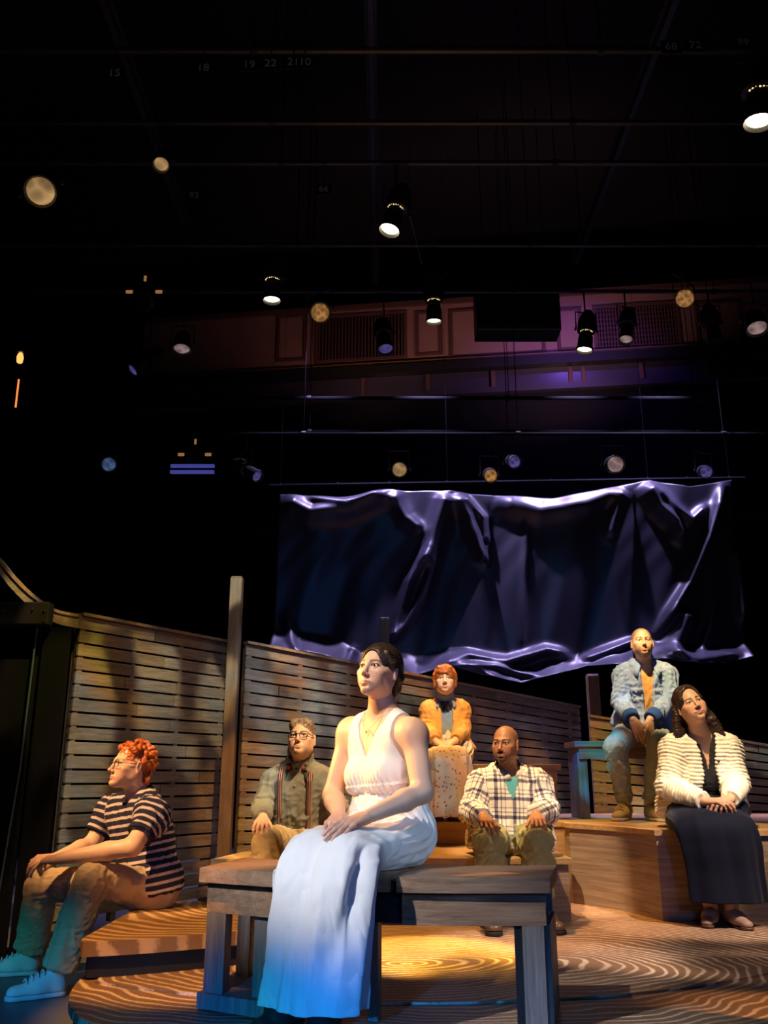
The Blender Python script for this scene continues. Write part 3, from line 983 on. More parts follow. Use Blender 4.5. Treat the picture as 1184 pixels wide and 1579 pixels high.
def lamp(px, py, pipe_y, dia, kind, lens, label, tilt=(0, 0.15, -1), group=None, pipe_z=None):
    d = np.array(tilt, float)
    d /= np.linalg.norm(d)
    yk = 0.26 if kind == 'profile' else 0.10
    d0 = at(px, py, pipe_y + d[1] * yk)        # the pivot hangs straight under its pipe
    z = d0[2]
    pipe_z = PIPE[pipe_y]
    t = thing('stage_lamp', label, 'stage light', d0, group)
    r = dia / 2
    up = -d
    if kind == 'profile':     # long ellipsoidal: lens tube, waist, reflector housing, cap
        prof = [(0.0, r * 1.14), (0.03, r * 1.14), (0.031, r * 1.02), (0.17, r * 0.95), (0.18, r * 0.82), (0.23, r * 0.82), (0.24, r * 1.2), (0.36, r * 1.25), (0.42, r * 1.05), (0.50, r * 0.55), (0.51, r * 0.4)]
        vent, yk = 0.235, 0.26
    else:                     # short round-backed flood or fresnel
        prof = [(0.0, r * 1.1), (0.025, r * 1.1), (0.026, r * 1.02), (0.15, r * 1.02), (0.20, r * 0.9), (0.26, r * 0.55), (0.27, r * 0.3)]
        vent, yk = 0.155, 0.10
    MB().lathe([(0.034, r * 0.90), (0.0, r * 1.04)] + prof, (0, 0, 0), tuple(up), 18).build('housing', M_can, t, True)
    side = np.cross(d, np.array([0, 1.0, 0]))
    if np.linalg.norm(side) < 0.2:
        side = np.array([1.0, 0, 0])
    side /= np.linalg.norm(side)
    # lens just inside the mouth
    MB().lathe([(0, r * 0.90), (0.004, r * 0.78), (0.008, r * 0.3)], tuple(-d * 0.030), tuple(d), 20).build('lens', lens, t, True)
    if lens is M_hot:
        rr = prof[5][1] if kind == 'profile' else r
        mb = MB()
        for k in range(9):      # light leaking through the cooling slots
            a = math.pi * (0.12 + 0.76 * k / 8)
            w = np.cross(d, side)
            c = up * vent + (side * math.cos(a) + w * math.sin(a)) * (rr * 1.0)
            mb.box((-0.006, -0.006, -0.004 - 0.004 * (k % 3)), (0.006, 0.006, 0.004), 0, None, c)
        mb.build('vent_slots', M_ventglow, t)
    # yoke: two arms and the hanging bolt up to the pipe
    top = pipe_z - 0.025 - z
    piv = up * yk
    w2 = r * 1.35
    yz = max(min(piv[2] + 0.22, top - 0.06), piv[2] + 0.05)
    pts = [piv + side * w2, np.array([piv[0], piv[1], yz]) + side * w2, np.array([piv[0], piv[1], yz]) - side * w2, piv - side * w2]
    MB().tube(pts, 0.009, 6).build('yoke', M_steel, t)
    MB().tube([(piv[0], piv[1], yz), (piv[0], piv[1], top)], 0.010, 6).build('hanging_bolt', M_steel, t)
    for sg in (-1, 1):
        MB().lathe([(0, 0.02), (0.02, 0.02)], tuple(piv + side * sg * w2), tuple(piv + side * sg * (w2 + 0.03)), 8).build('knob', M_steel, t, True)
    if kind == 'flap':        # two barn-door flaps
        pass
    return t, d0


M_amberlens = emit('amber_gel_spill', (0.55, 0.26, 0.08), 0.45, (0.2, 0.1, 0.04), 28)  # faint glow put in for spill light on these unlit lenses
M_palelens = emit('pale_lens_spill', (0.62, 0.42, 0.40), 0.3, (0.3, 0.25, 0.25), 14)
M_violetlens = emit('violet_gel_spill', (0.22, 0.17, 0.62), 0.22, (0.1, 0.1, 0.3), 26)
M_bluelens = emit('blue_gel_spill', (0.14, 0.26, 0.55), 0.22, (0.1, 0.1, 0.3), 22)
M_tanlens = emit('tan_gel_spill', (0.50, 0.30, 0.12), 0.55, (0.2, 0.15, 0.1), 12)

hot = [
    (600, 356, 6.5, 0.17, 'lit downlight high in the middle of the dark grid', (-0.25, -0.1, -1), 5.78),
    (419, 464, 7.9, 0.17, 'lit downlight at the left end of the balcony wall', (0, 0.0, -1), 5.78),
    (669, 497, 7.9, 0.15, 'lit downlight in front of the narrow balcony panel', (0, 0.05, -1), 5.78),
    (901, 541, 8.95, 0.17, 'lit downlight left of the right-hand balcony vent', (-0.15, 0.0, -1), 5.72),
    (1170, 190, 4.9, 0.19, 'brightest downlight at the upper right edge of the grid', (-0.1, 0.05, -1), 5.75),
]
for px, py, z, dia, lab, tl, pz in hot:
    lamp(px, py, z, dia, 'profile', M_hot, lab, tl, None, pz)
dim = [
    (62, 296, 5.8, 0.23, 'round', M_tanlens, 'large unlit lamp with a tan lens at the upper left', (0.35, -0.9, -1), 5.75),
    (248, 255, 5.8, 0.12, 'round', M_tanlens, 'small unlit lamp with a tan lens high at the left joist', (0.1, -0.6, -1), 5.78),
    (280, 540, 8.95, 0.19, 'round', M_palelens, 'unlit lamp with a pale pink lens left of the balcony wall', (0.05, -0.3, -1), 5.72),
    (494, 482, 7.9, 0.20, 'round', M_amberlens, 'lamp with a crumpled amber gel over the left vent', (0.2, -0.9, -0.5), 5.78),
    (595, 540, 8.95, 0.17, 'profile', M_violetlens, 'long lamp with a violet gel before the left vent', (0.1, -0.35, -1), 5.72),
    (965, 525, 8.95, 0.15, 'profile', M_palelens, 'long lamp with a pale gel before the right vent', (-0.2, -0.3, -1), 5.72),
    (1056, 460, 7.9, 0.19, 'round', M_amberlens, 'lamp with an amber gel right of the right-hand vent', (-0.3, -0.9, -0.45), 5.72),
    (1103, 528, 8.95, 0.17, 'profile', M_black, 'long dark lamp hanging before the last balcony panel', (0.05, -0.1, -1), 5.72),
    (1168, 508, 7.9, 0.20, 'round', M_palelens, 'lamp with a pale lens at the right edge of the balcony', (-0.1, -0.4, -1), 5.72),
    (203, 572, 8.95, 0.14, 'profile', M_violetlens, 'small violet-gelled lamp in the dark left of the balcony', (-0.6, -0.5, -0.8), 5.72),
    (168, 716, 9.15, 0.16, 'round', M_bluelens, 'low lamp with a blue gel far left above the fence', (0.4, -0.9, -0.3), 4.52),
    (616, 724, 9.15, 0.165, 'round', M_tanlens, 'low lamp with a tan lens over the middle of the curtain top', (0, -1, -0.35), 4.52),
    (757, 734, 9.15, 0.15, 'round', M_amberlens, 'low lamp with an amber lens over the curtain', (0.0, -1, -0.5), 4.52),
    (794, 713, 9.15, 0.14, 'round', M_violetlens, 'low lamp with a violet gel beside the amber one over the curtain', (0.1, -1, -0.5), 4.52),
    (950, 716, 9.15, 0.19, 'round', M_palelens, 'low lamp with a bright pale lens over the right of the curtain', (0, -1, -0.35), 4.52),
    (1090, 728, 9.15, 0.14, 'round', M_violetlens, 'low lamp with a violet gel above the right curtain corner', (-0.1, -1, -0.4), 4.52),
    (398, 735, 9.15, 0.13, 'profile', M_violetlens, 'low slanted lamp with a violet edge left of the curtain', (0.7, -0.6, -0.6), 4.52),
]
for px, py, z, dia, kd, lens, lab, tl, pz in dim:
    lamp(px, py, z, dia, kd, lens, lab, tl, None, pz)

# unlit twin-lamp carriers with amber leaks
M_amberbit = emit('amber_leak', (0.55, 0.25, 0.07), 0.5)
M_bluebar = emit('blue_led_bar', (0.10, 0.10, 0.55), 0.45)
for (px, py, z, lab, bars) in ((222, 462, 7.9, 'dark lamp cluster with two amber leaks left of the balcony', 0), (300, 712, 9.15, 'dark lamp cluster with amber leaks over two blue strips', 1)):
    p = at(px, py, z)
    t = thing('lamp_cluster', lab, 'stage light', p)
    MB().lathe([(0, 0.09), (0.02, 0.095), (0.12, 0.09), (0.2, 0.05)], (0, -0.06, -0.05), (0, 0.3, 0.1), 14).build('housing', M_can, t, True)
    MB().box((-0.2, -0.01, 0.10), (0.2, 0.02, 0.13), 0.004).build('bracket', M_steel, t)
    MB().tube([(0, 0, 0.131), (0, 0, PIPE[z] - 0.025 - p[2])], 0.01, 6).build('hanging_bolt', M_steel, t)
    for sx in (-1, 1):
        MB().box((sx * 0.15 - 0.035, -0.03, 0.06), (sx * 0.15 + 0.035, -0.0105, 0.095), 0.006).build('amber_slot', M_amberbit, t)
    MB().box((-0.012, -0.03, 0.20), (0.012, -0.012, 0.26), 0.003).build('amber_slot', M_amberbit, t)
    if bars:
        for dz in (-0.08, -0.15):
            MB().box((-0.24, -0.10, dz - 0.018), (0.24, -0.065, dz + 0.018), 0.004).build('led_strip', M_bluebar, t)

# number tags painted white, hung along the near pipe
M_num = mat_plain('white_numerals', (0.75, 0.70, 0.72), 0.6, 0.2)
M_num.node_tree.nodes['Principled BSDF'].inputs['Emission Strength'].default_value = 0.0
tags = [(176, 112, '15'), (313, 104, '18'), (384, 99, '19'), (417, 97, '22'), (452, 95, '21'), (470, 95, '10'), (1035, 71, '68'), (1072, 69, '72'), (1146, 64, '99'), (299, 301, '93'), (499, 291, '66')]
ORD = ['leftmost', 'second from the left', 'third from the left', 'fourth from the left', 'fifth from the left', 'sixth from the left', 'seventh, first of the right-hand group', 'eighth, middle of the right-hand group', 'rightmost', 'left one', 'right one']
for (px, py, txt), od in zip(tags, ORD):
    Y = 4.86 if py < 200 else 6.46
    p = at(px, py, Y)
    t = thing('number_tag', 'white-numbered tag on the %s grid pipe, %s' % ('nearest' if py < 200 else 'second', od), 'tag', p)
    MB().box((-0.07, 0.004, -0.055), (0.07, 0.010, 0.055), 0.002).build('plate', M_can, t)
    pz = 5.78 if py < 200 else 6.12
    MB().tube([(0, 0.012, 0.05), (0, 0.016, max(pz - p[2], 0.06))], 0.004, 5).build('hook', M_steel, t)
    cu_ = bpy.data.curves.new('numerals', 'FONT')
    cu_.body = txt
    cu_.size = 0.085
    cu_.align_x = 'CENTER'
    cu_.align_y = 'CENTER'
    cu_.extrude = 0.001
    cu_.materials.append(M_num)
    tmp = bpy.data.objects.new('numerals_outline', cu_)
    me = bpy.data.meshes.new_from_object(tmp)
    bpy.data.objects.remove(tmp)
    me.transform(Matrix.Rotation(math.radians(90), 4, 'X'))
    link('numerals', me, t, (0, 0.0025, 0))

# hanging black speaker in front of the balcony
p0, p1 = at(733, 432, 9.25), at(866, 508, 9.25)
sp = thing('hanging_speaker', 'big black loudspeaker box hung in front of the balcony wall', 'speaker', (p0[0], 9.25, p1[2]))
w, h = p1[0] - p0[0], p0[2] - p1[2]
MB().box((0, 0, 0), (w, 0.32, h), 0.012).build('cabinet', M_can, sp)
MB().box((0.03, -0.012, 0.03), (w - 0.03, -0.0005, h - 0.03), 0.004).build('front_grille', M_black, sp)
for x in (0.12, w - 0.12):
    MB().tube([(x, 0.2, h), (x, 0.2, 9.3 - p1[2])], 0.006, 5).build('hanging_wire', M_dull, sp)

# fine cable and clip running down to the lamp at the narrow panel
tcab = thing('hanging_cable', 'thin pale cable slanting from the grid to the middle lamp', 'cable', at(632, 335, 7.3))
a = at(632, 335, 7.3)
pts = [np.zeros(3), at(640, 365, 7.5) - a, at(650, 408, 7.75) - a]
MB().tube([(0, 0, 9.3 - a[2])] + pts, 0.005, 5).build('cord', M_edge, tcab)

# amber lantern at the far left
M_lan = emit('lantern_amber', (1.0, 0.42, 0.10), 1.6)
M_lan2 = emit('lantern_orange', (1.0, 0.24, 0.05), 1.3)
p = at(31, 552, 6.2)
ln = thing('hanging_lantern', 'small glowing amber lantern with an orange glow-tube hanging at the far left', 'lantern', p)
MB().lathe([(0, 0.012), (0.01, 0.022), (0.05, 0.026), (0.08, 0.018), (0.09, 0.01)], (0, 0, -0.045), (0, 0, 1), 12).build('bulb', M_lan, ln, True)
MB().lathe([(0, 0.03), (0.03, 0.02), (0.06, 0.008)], (0, 0, 0.046), (0, 0, 1), 10).build('cap', M_can, ln, True)
MB().tube([(0, 0, 0.1), (0, 0, 9.3 - p[2])], 0.004, 5).build('hanging_wire', M_dull, ln)
q0, q1 = at(29, 585, 6.2) - p, at(24, 628, 6.2) - p
MB().tube([(0, 0, -0.046), q0 + np.array([0, 0, 0.001])], 0.004, 5).build('link_wire', M_steel, ln)
MB().tube([q0, q1], 0.007, 8).build('glow_tube', M_lan2, ln, True)


# ================================================================ SCULPTING KIT : distance fields meshed with surface nets
def nz(v):
    v = np.asarray(v, float)
    return v / (np.linalg.norm(v) + 1e-12)


def V3(*a):
    return np.array(a, float)


class Field:
    def __init__(s, lo, hi, h):
        s.lo = np.asarray(lo, float)
        s.h = h
        s.n = np.ceil((np.asarray(hi, float) - s.lo) / h).astype(int) + 1
        s.f = np.full(s.n, 0.25, np.float32)
        s.ax = [s.lo[i] + h * np.arange(s.n[i]) for i in range(3)]

    def _sub(s, lo, hi):
        a = np.clip(np.floor((np.asarray(lo) - s.lo) / s.h).astype(int), 0, s.n)
        b = np.clip(np.ceil((np.asarray(hi) - s.lo) / s.h).astype(int) + 1, 0, s.n)
        if np.any(b <= a):
            return None
        sl = tuple(slice(a[i], b[i]) for i in range(3))
        X = s.ax[0][sl[0]][:, None, None].astype(np.float32)
        Y = s.ax[1][sl[1]][None, :, None].astype(np.float32)
        Z = s.ax[2][sl[2]][None, None, :].astype(np.float32)
        return sl, X, Y, Z

    def put(s, lo, hi, fn, k, op='add'):
        m = k + 3 * s.h
        r = s._sub(np.asarray(lo) - m, np.asarray(hi) + m)
        if r is None:
            return s
        sl, X, Y, Z = r
        d = fn(X, Y, Z)
        f = s.f[sl]
        if op == 'add':
            if k > 0:
                q = np.maximum(k - np.abs(f - d), 0)
                s.f[sl] = np.minimum(f, d) - q * q * (0.25 / k)
            else:
                s.f[sl] = np.minimum(f, d)
        else:     # subtract d from the body
            d = -d
            if k > 0:
                q = np.maximum(k - np.abs(f - d), 0)
                s.f[sl] = np.maximum(f, d) + q * q * (0.25 / k)
            else:
                s.f[sl] = np.maximum(f, d)
        return s

    def cap(s, a, b, ra, rb=None, k=0.02, flat=None, op='add'):
        """tapered capsule; flat=(axis, ratio) squeezes it along axis by ratio (<1 thinner)"""
        a, b = np.asarray(a, float), np.asarray(b, float)
        rb = ra if rb is None else rb
        ab = b - a
        L2 = float(ab @ ab) + 1e-12
        R = max(ra, rb)
        lo, hi = np.minimum(a, b) - R, np.maximum(a, b) + R

        def fn(X, Y, Z):
            px, py, pz = X - a[0], Y - a[1], Z - a[2]
            t = np.clip((px * ab[0] + py * ab[1] + pz * ab[2]) / L2, 0, 1)
            qx, qy, qz = px - t * ab[0], py - t * ab[1], pz - t * ab[2]
            r = ra + (rb - ra) * t
            if flat is None:
                return np.sqrt(qx * qx + qy * qy + qz * qz) - r
            ax, ratio = flat
            w = qx * ax[0] + qy * ax[1] + qz * ax[2]
            e = (1 / ratio) ** 2 - 1
            d2 = qx * qx + qy * qy + qz * qz
            g = np.sqrt(d2 + w * w * e)
            grad = np.sqrt(d2 + w * w * ((1 / ratio) ** 4 - 1)) / np.maximum(g, 1e-6)
            return (g - r) / np.maximum(grad, 1.0)
        return s.put(lo, hi, fn, k, op)

    def ell(s, c, r, k=0.02, R=None, op='add'):
        c, r = np.asarray(c, float), np.asarray(r, float)
        M = np.eye(3) if R is None else np.asarray(R, float)
        e = np.abs(M) @ r

        def fn(X, Y, Z):
            x, y, z = X - c[0], Y - c[1], Z - c[2]
            u = (x * M[0, 0] + y * M[1, 0] + z * M[2, 0]) / r[0]
            v = (x * M[0, 1] + y * M[1, 1] + z * M[2, 1]) / r[1]
            w = (x * M[0, 2] + y * M[1, 2] + z * M[2, 2]) / r[2]
            k0 = np.sqrt(u * u + v * v + w * w)
            k1 = np.sqrt((u / r[0]) ** 2 + (v / r[1]) ** 2 + (w / r[2]) ** 2)
            return k0 * (k0 - 1) / np.maximum(k1, 1e-6)
        return s.put(c - e, c + e, fn, k, op)

    def box(s, c, r, k=0.0, R=None, rnd=0.005, op='add'):
        c, r = np.asarray(c, float), np.asarray(r, float)
        M = np.eye(3) if R is None else np.asarray(R, float)
        e = np.abs(M) @ r

        def fn(X, Y, Z):
            x, y, z = X - c[0], Y - c[1], Z - c[2]
            u = np.abs(x * M[0, 0] + y * M[1, 0] + z * M[2, 0]) - r[0] + rnd
            v = np.abs(x * M[0, 1] + y * M[1, 1] + z * M[2, 1]) - r[1] + rnd
            w = np.abs(x * M[0, 2] + y * M[1, 2] + z * M[2, 2]) - r[2] + rnd
            out = np.sqrt(np.maximum(u, 0) ** 2 + np.maximum(v, 0) ** 2 + np.maximum(w, 0) ** 2)
            return out + np.minimum(np.maximum(np.maximum(u, v), w), 0) - rnd
        return s.put(c - e, c + e, fn, k, op)

    def cut(s, c, n, keep_below=True, k=0.0):
        """remove everything on the +n side of the plane through c"""
        n = nz(n)
        X = s.ax[0][:, None, None].astype(np.float32)
        Y = s.ax[1][None, :, None].astype(np.float32)
        Z = s.ax[2][None, None, :].astype(np.float32)
        d = (X - c[0]) * n[0] + (Y - c[1]) * n[1] + (Z - c[2]) * n[2]
        if k > 0:
            q = np.maximum(k - np.abs(s.f - d), 0)
            s.f = np.maximum(s.f, d) + q * q * (0.25 / k)
        else:
            s.f = np.maximum(s.f, d)
        return s

    def warp(s, fn):
        X = s.ax[0][:, None, None].astype(np.float32)
        Y = s.ax[1][None, :, None].astype(np.float32)
        Z = s.ax[2][None, None, :].astype(np.float32)
        s.f = s.f + fn(X, Y, Z).astype(np.float32)
        return s

    def mesh(s):
        f = s.f
        f = np.pad(f, 1, constant_values=0.25)
        lo = s.lo - s.h
        ins = f < 0
        c = ins[:-1, :-1, :-1].astype(np.int8)
        cnt = np.zeros_like(c)
        for dx in (0, 1):
            for dy in (0, 1):
                for dz in (0, 1):
                    cnt += ins[dx:f.shape[0] - 1 + dx, dy:f.shape[1] - 1 + dy, dz:f.shape[2] - 1 + dz]
        act = (cnt > 0) & (cnt < 8)
        I, J, K = np.nonzero(act)
        idx = np.full(act.shape, -1, np.int64)
        idx[I, J, K] = np.arange(len(I))
        acc = np.zeros((len(I), 3))
        num = np.zeros(len(I))
        corner = {}
        for dx in (0, 1):
            for dy in (0, 1):
                for dz in (0, 1):
                    corner[(dx, dy, dz)] = f[I + dx, J + dy, K + dz].astype(float)
        for (a, va) in corner.items():
            for ax in range(3):
                if a[ax] == 0:
                    b = list(a); b[ax] = 1; b = tuple(b)
                    vb = corner[b]
                    m = (va < 0) != (vb < 0)
                    t = np.where(m, va / np.where(m, va - vb, 1), 0)
                    p = np.zeros((len(I), 3))
                    for q in range(3):
                        p[:, q] = a[q]
                    p[:, ax] = t
                    acc += p * m[:, None]
                    num += m
        V = lo + s.h * (np.stack([I, J, K], 1) + acc / num[:, None])
        faces = []
        for ax in range(3):
            o1, o2 = (ax + 1) % 3, (ax + 2) % 3
            sl0 = [slice(1, -1)] * 3
            sl0[ax] = slice(0, -1)
            sl1 = list(sl0); sl1[ax] = slice(1, None)
            A, B = ins[tuple(sl0)], ins[tuple(sl1)]
            for flag in (True, False):
                m = (A & ~B) if flag else (~A & B)
                P = np.stack(np.nonzero(m), 1)
                if not len(P):
                    continue
                P = P + np.array([0 if q == ax else 1 for q in range(3)])
                e1 = np.zeros(3, int); e1[o1] = 1
                e2 = np.zeros(3, int); e2[o2] = 1
                g = lambda Q: idx[Q[:, 0], Q[:, 1], Q[:, 2]]
                quad = np.stack([g(P - e1 - e2), g(P - e2), g(P), g(P - e1)], 1)
                if not flag:
                    quad = quad[:, ::-1]
                faces.append(quad)
        F = np.concatenate(faces)
        F = F[np.all(F >= 0, axis=1)]
        return V, F


def vnormals(V, F):
    a, b, c, d = V[F[:, 0]], V[F[:, 1]], V[F[:, 2]], V[F[:, 3]]
    n = np.cross(c - a, d - b)
    N = np.zeros_like(V)
    for i in range(4):
        np.add.at(N, F[:, i], n)
    return N / (np.linalg.norm(N, axis=1, keepdims=True) + 1e-12)


def relax(V, F, it=1, lam=0.5):
    e = np.concatenate([F[:, [0, 1]], F[:, [1, 2]], F[:, [2, 3]], F[:, [3, 0]]])
    e = np.concatenate([e, e[:, ::-1]])
    deg = np.bincount(e[:, 0], minlength=len(V)).astype(float)
    for _ in range(it):
        S = np.stack([np.bincount(e[:, 0], weights=V[e[:, 1], q], minlength=len(V)) for q in range(3)], 1)
        V = V + lam * (S / np.maximum(deg, 1)[:, None] - V)
    return V


def join(*parts):
    Vs, Fs, n = [], [], 0
    for V, F in parts:
        Vs.append(V)
        Fs.append(F + n)
        n += len(V)
    return np.concatenate(Vs), np.concatenate(Fs)


def noise3(P, freq=1.0, seed=0):
    """cheap smooth noise in [-1, 1] : warped sines"""
    r = np.random.default_rng(seed)
    out = np.zeros(len(P))
    Q = P * freq
    for i in range(5):
        d = nz(r.normal(size=3)) * (0.8 + 0.9 * i / 4) * 2 * math.pi
        d2 = nz(r.normal(size=3)) * 2.2
        out += np.sin(Q @ d + r.uniform(0, 6.28) + 1.3 * np.sin(Q @ d2 * 2 + r.uniform(0, 6.28)))
    return out / 5 * 1.5


def ridged(P, freq, seed):
    return 1.0 - 2.0 * np.abs(noise3(P, freq, seed))


def segcoord(P, segs):
    """segs: list of (a, b, r, side).  Returns along(m), lateral(m), id of the nearest bone."""
    best = np.full(len(P), 1e9)
    al = np.zeros(len(P)); la = np.zeros(len(P)); ids = np.zeros(len(P))
    for i, (a, b, r, side, off) in enumerate(segs):
        a, b = np.asarray(a, float), np.asarray(b, float)
        L = np.linalg.norm(b - a)
        t = (P - a) @ (b - a) / L
        tc = np.clip(t, 0, L)
        d = np.linalg.norm(P - a - tc[:, None] * (b - a) / L, axis=1) - r
        m = d < best
        best[m] = d[m]
        al[m] = t[m] + off
        la[m] = ((P - a) @ np.asarray(side))[m]
        ids[m] = i
    return al, la, ids


def loft(rings, closed_caps=True):
    """rings: (n, m, 3) array -> quads + caps as quads"""
    R = np.asarray(rings, float)
    n, m = R.shape[:2]
    V = R.reshape(-1, 3)
    i = np.arange(n - 1)[:, None] * m
    j = np.arange(m)[None, :]
    F = np.stack([i + j, i + (j + 1) % m, i + m + (j + 1) % m, i + m + j], -1).reshape(-1, 4)
    if closed_caps:
        add = [R[0].mean(0), R[-1].mean(0)]
        c0, c1 = len(V), len(V) + 1
        V = np.concatenate([V, add])
        k = np.arange(0, m, 2)
        F0 = np.stack([np.full(len(k), c0), (k + 2) % m, (k + 1) % m, k], 1)
        b = (n - 1) * m
        F1 = np.stack([np.full(len(k), c1), b + k, b + (k + 1) % m, b + (k + 2) % m], 1)
        F = np.concatenate([F, F0, F1])
    return V, F


def frame_from(f, up=(0, 0, 1)):
    """columns: right-hand x (figure's left), y = forward f, z = up-ish"""
    f = nz(f)
    x = nz(np.cross(f, np.asarray(up, float)))   # right of forward
    z = np.cross(x, f)
    return np.stack([x, f, z], 1)


def face_matrix(yaw, pitch, roll):
    """yaw 0 looks at the audience (-Y), negative = towards image left; pitch up positive; roll = head tips to image right"""
    y, p, r = map(math.radians, (yaw, pitch, roll))
    f = V3(math.sin(y) * math.cos(p), -math.cos(y) * math.cos(p), math.sin(p))
    M = frame_from(f)
    c, s_ = math.cos(r), math.sin(r)
    # rolling about the facing axis
    Rr = np.array([[c, 0, s_], [0, 1, 0], [-s_, 0, c]])
    return M @ Rr


# ---------------------------------------------------------------- head
def sculpt_head(M, C, neck_base, o, h=0.0021):
    """head in its own frame (x = image-left side when facing us is -x.., y forward, z up); o = shape options"""
    s = o.get('s', 1.0)
    fem = o.get('fem', 0.0)
    nb = (M.T @ (np.asarray(neck_base, float) - C)) / s
    lo = V3(-0.095, -0.125, -0.19)
    hi = V3(0.095, 0.13, 0.14)
    F = Field(lo, hi, h)
    jw = o.get('jaw', 1.0) * (1 - 0.07 * fem)
    full = o.get('full', 0.0)
    F.ell((0, -0.018, 0.036), (0.0745, 0.097, 0.083), 0.01)
    F.ell((0, 0.022, -0.02), (0.0595 + 0.003 * full, 0.066, 0.086), 0.02)
    F.cap((-0.0425 * jw, 0.002, -0.058), (0, 0.064, -0.0905), 0.020, 0.019, 0.026)
    F.cap((0.0425 * jw, 0.002, -0.058), (0, 0.064, -0.0905), 0.020, 0.019, 0.026)
    F.ell((0, 0.076, -0.0935), (0.020 * (1 - 0.15 * fem), 0.017, 0.015), 0.016)
    for sx in (-1, 1):
        F.ell((sx * 0.044, 0.054, -0.020), (0.022 + 0.003 * full, 0.022, 0.019), 0.022)
        F.ell((sx * 0.033, 0.050, -0.052), (0.021 + 0.006 * full, 0.026, 0.028), 0.022)
        F.ell((sx * 0.058, -0.002, -0.022), (0.011, 0.036, 0.042), 0.022)
    br = 0.0125 - 0.003 * fem
    F.cap((-0.036, 0.066, 0.020), (-0.008, 0.080, 0.020), br, br, 0.014)
    F.cap((0.036, 0.066, 0.020), (0.008, 0.080, 0.020), br, br, 0.014)
    # eye sockets
    for sx in (-1, 1):
        F.ell((sx * 0.0315, 0.098, 0.0015), (0.0195, 0.0195, 0.0125), 0.010, op='sub')
    # mouth mound, nose
    F.ell((0, 0.071, -0.066), (0.027, 0.022, 0.021), 0.014)
    nl = o.get('nose', 1.0)
    F.cap((0, 0.083, 0.014), (0, 0.0985 + 0.006 * nl, -0.031), 0.0068, 0.0090, 0.010)
    F.ell((0, 0.1025 + 0.006 * nl, -0.0335), (0.0092, 0.0095, 0.0082), 0.006)
    for sx in (-1, 1):
        F.ell((sx * (0.0105 + 0.0015 * full), 0.0945, -0.0378), (0.0072 + 0.001 * full, 0.010, 0.0070), 0.006)
    F.ell((-0.006, 0.102, -0.0445), (0.0026, 0.0042, 0.0022), 0.003, op='sub')
    F.ell((0.006, 0.102, -0.0445), (0.0026, 0.0042, 0.0022), 0.003, op='sub')
    # lips
    lf_ = o.get('lips', 1.0)
    wide = 0.0270 * o.get('mouthw', 1.0)
    sm = o.get('smile', 0.0)
    for sx in (-1, 1):
        F.cap((sx * 0.003, 0.0918, -0.0622), (sx * wide, 0.0815, -0.0680 + 0.006 * sm), 0.0042 * lf_, 0.0026, 0.004)
        F.cap((0, 0.0900, -0.0738), (sx * wide * 0.9, 0.0815, -0.0690 + 0.006 * sm), 0.0050 * lf_, 0.0026, 0.004)
        F.cap((0, 0.0985, -0.0677), (sx * wide * 1.05, 0.0865, -0.0683 + 0.007 * sm), 0.0016, 0.0013, 0.002, op='sub')
    F.ell((0, 0.090, -0.0845), (0.016, 0.008, 0.0055), 0.008, op='sub')
    # lids over the eyes
    op_ = o.get('eye_open', 1.0) * 1.2
    for sx in (-1, 1):
        e = V3(sx * 0.0315, 0.0715, 0.0025)
        F.ell(e, (0.0132, 0.0132, 0.0132), 0.004)
        # opening between the lids
        F.ell(e + V3(sx * 0.0005, 0.0125, -0.0002), (0.0135, 0.0060, 0.0050 * op_), 0.0012, op='sub')
        F.cap(e + V3(-0.012, 0.0095, 0.0072 * op_), e + V3(0.012, 0.0085, 0.0068 * op_), 0.0024, 0.0024, 0.003)
    # ears
    for sx in (-1, 1):
        a = math.radians(18)
        R = np.array([[math.cos(a), sx * math.sin(a), 0], [-sx * math.sin(a), math.cos(a), 0], [0, 0, 1]])
        F.ell((sx * 0.0775, -0.014, 0.000), (0.0085, 0.0175, 0.0315), 0.006, R)
        F.ell((sx * 0.0795, -0.012, -0.027), (0.006, 0.009, 0.010), 0.005, R)
        F.ell((sx * 0.0875, -0.009, 0.002), (0.0065, 0.0105, 0.019), 0.004, R, op='sub')
    # neck with the throat blended under the jaw
    nr = o.get('neck', 0.056)
    F.cap((0, -0.022, -0.05), nb + V3(0, 0.0, 0.0), nr, nr * 1.06, 0.03)
    V, Q = F.mesh()
    V = relax(V, Q, 1, 0.4)
    # colours, still in head space
    base = np.array(o.get('skin', (0.72, 0.45, 0.33)))
    col = np.tile(base, (len(V), 1))

    def tint(mask, c, a=1.0):
        m = np.clip(mask, 0, 1)[:, None] * a
        col[:] = col * (1 - m) + np.array(c) * m
    x, y, z = np.abs(V[:, 0]), V[:, 1], V[:, 2]
    g = lambda d: np.exp(-d * d)
    front = np.clip((y - 0.02) / 0.03, 0, 1)
    tint(g(np.hypot((x - 0.045) / 0.02, (z + 0.03) / 0.02)) * front, base * np.array([1.0, 0.74, 0.70]), 0.45)
    tint(g(np.hypot(x / 0.012, (z + 0.03) / 0.012)) * front, base * np.array([1.0, 0.76, 0.72]), 0.4)
    lipc = np.array(o.get('lip', base * np.array([0.85, 0.50, 0.48])))
    cz = -0.0680 + 0.006 * sm * (x / wide) ** 2
    lip = np.clip((1.05 - x / wide) * 8, 0, 1) * np.clip((0.0082 * lf_ * (1 - 0.50 * (x / wide) ** 2) - np.abs(z - cz + 0.0012)) / 0.0018, 0, 1) * front
    tint(lip, lipc, 0.85)
    tint(np.clip((1.08 - x / wide) * 8, 0, 1) * np.clip((0.0011 - np.abs(z - cz)) / 0.0012 + 0.4, 0, 1) * (np.abs(z - cz) < 0.0016) * front, lipc * 0.35, 0.8)
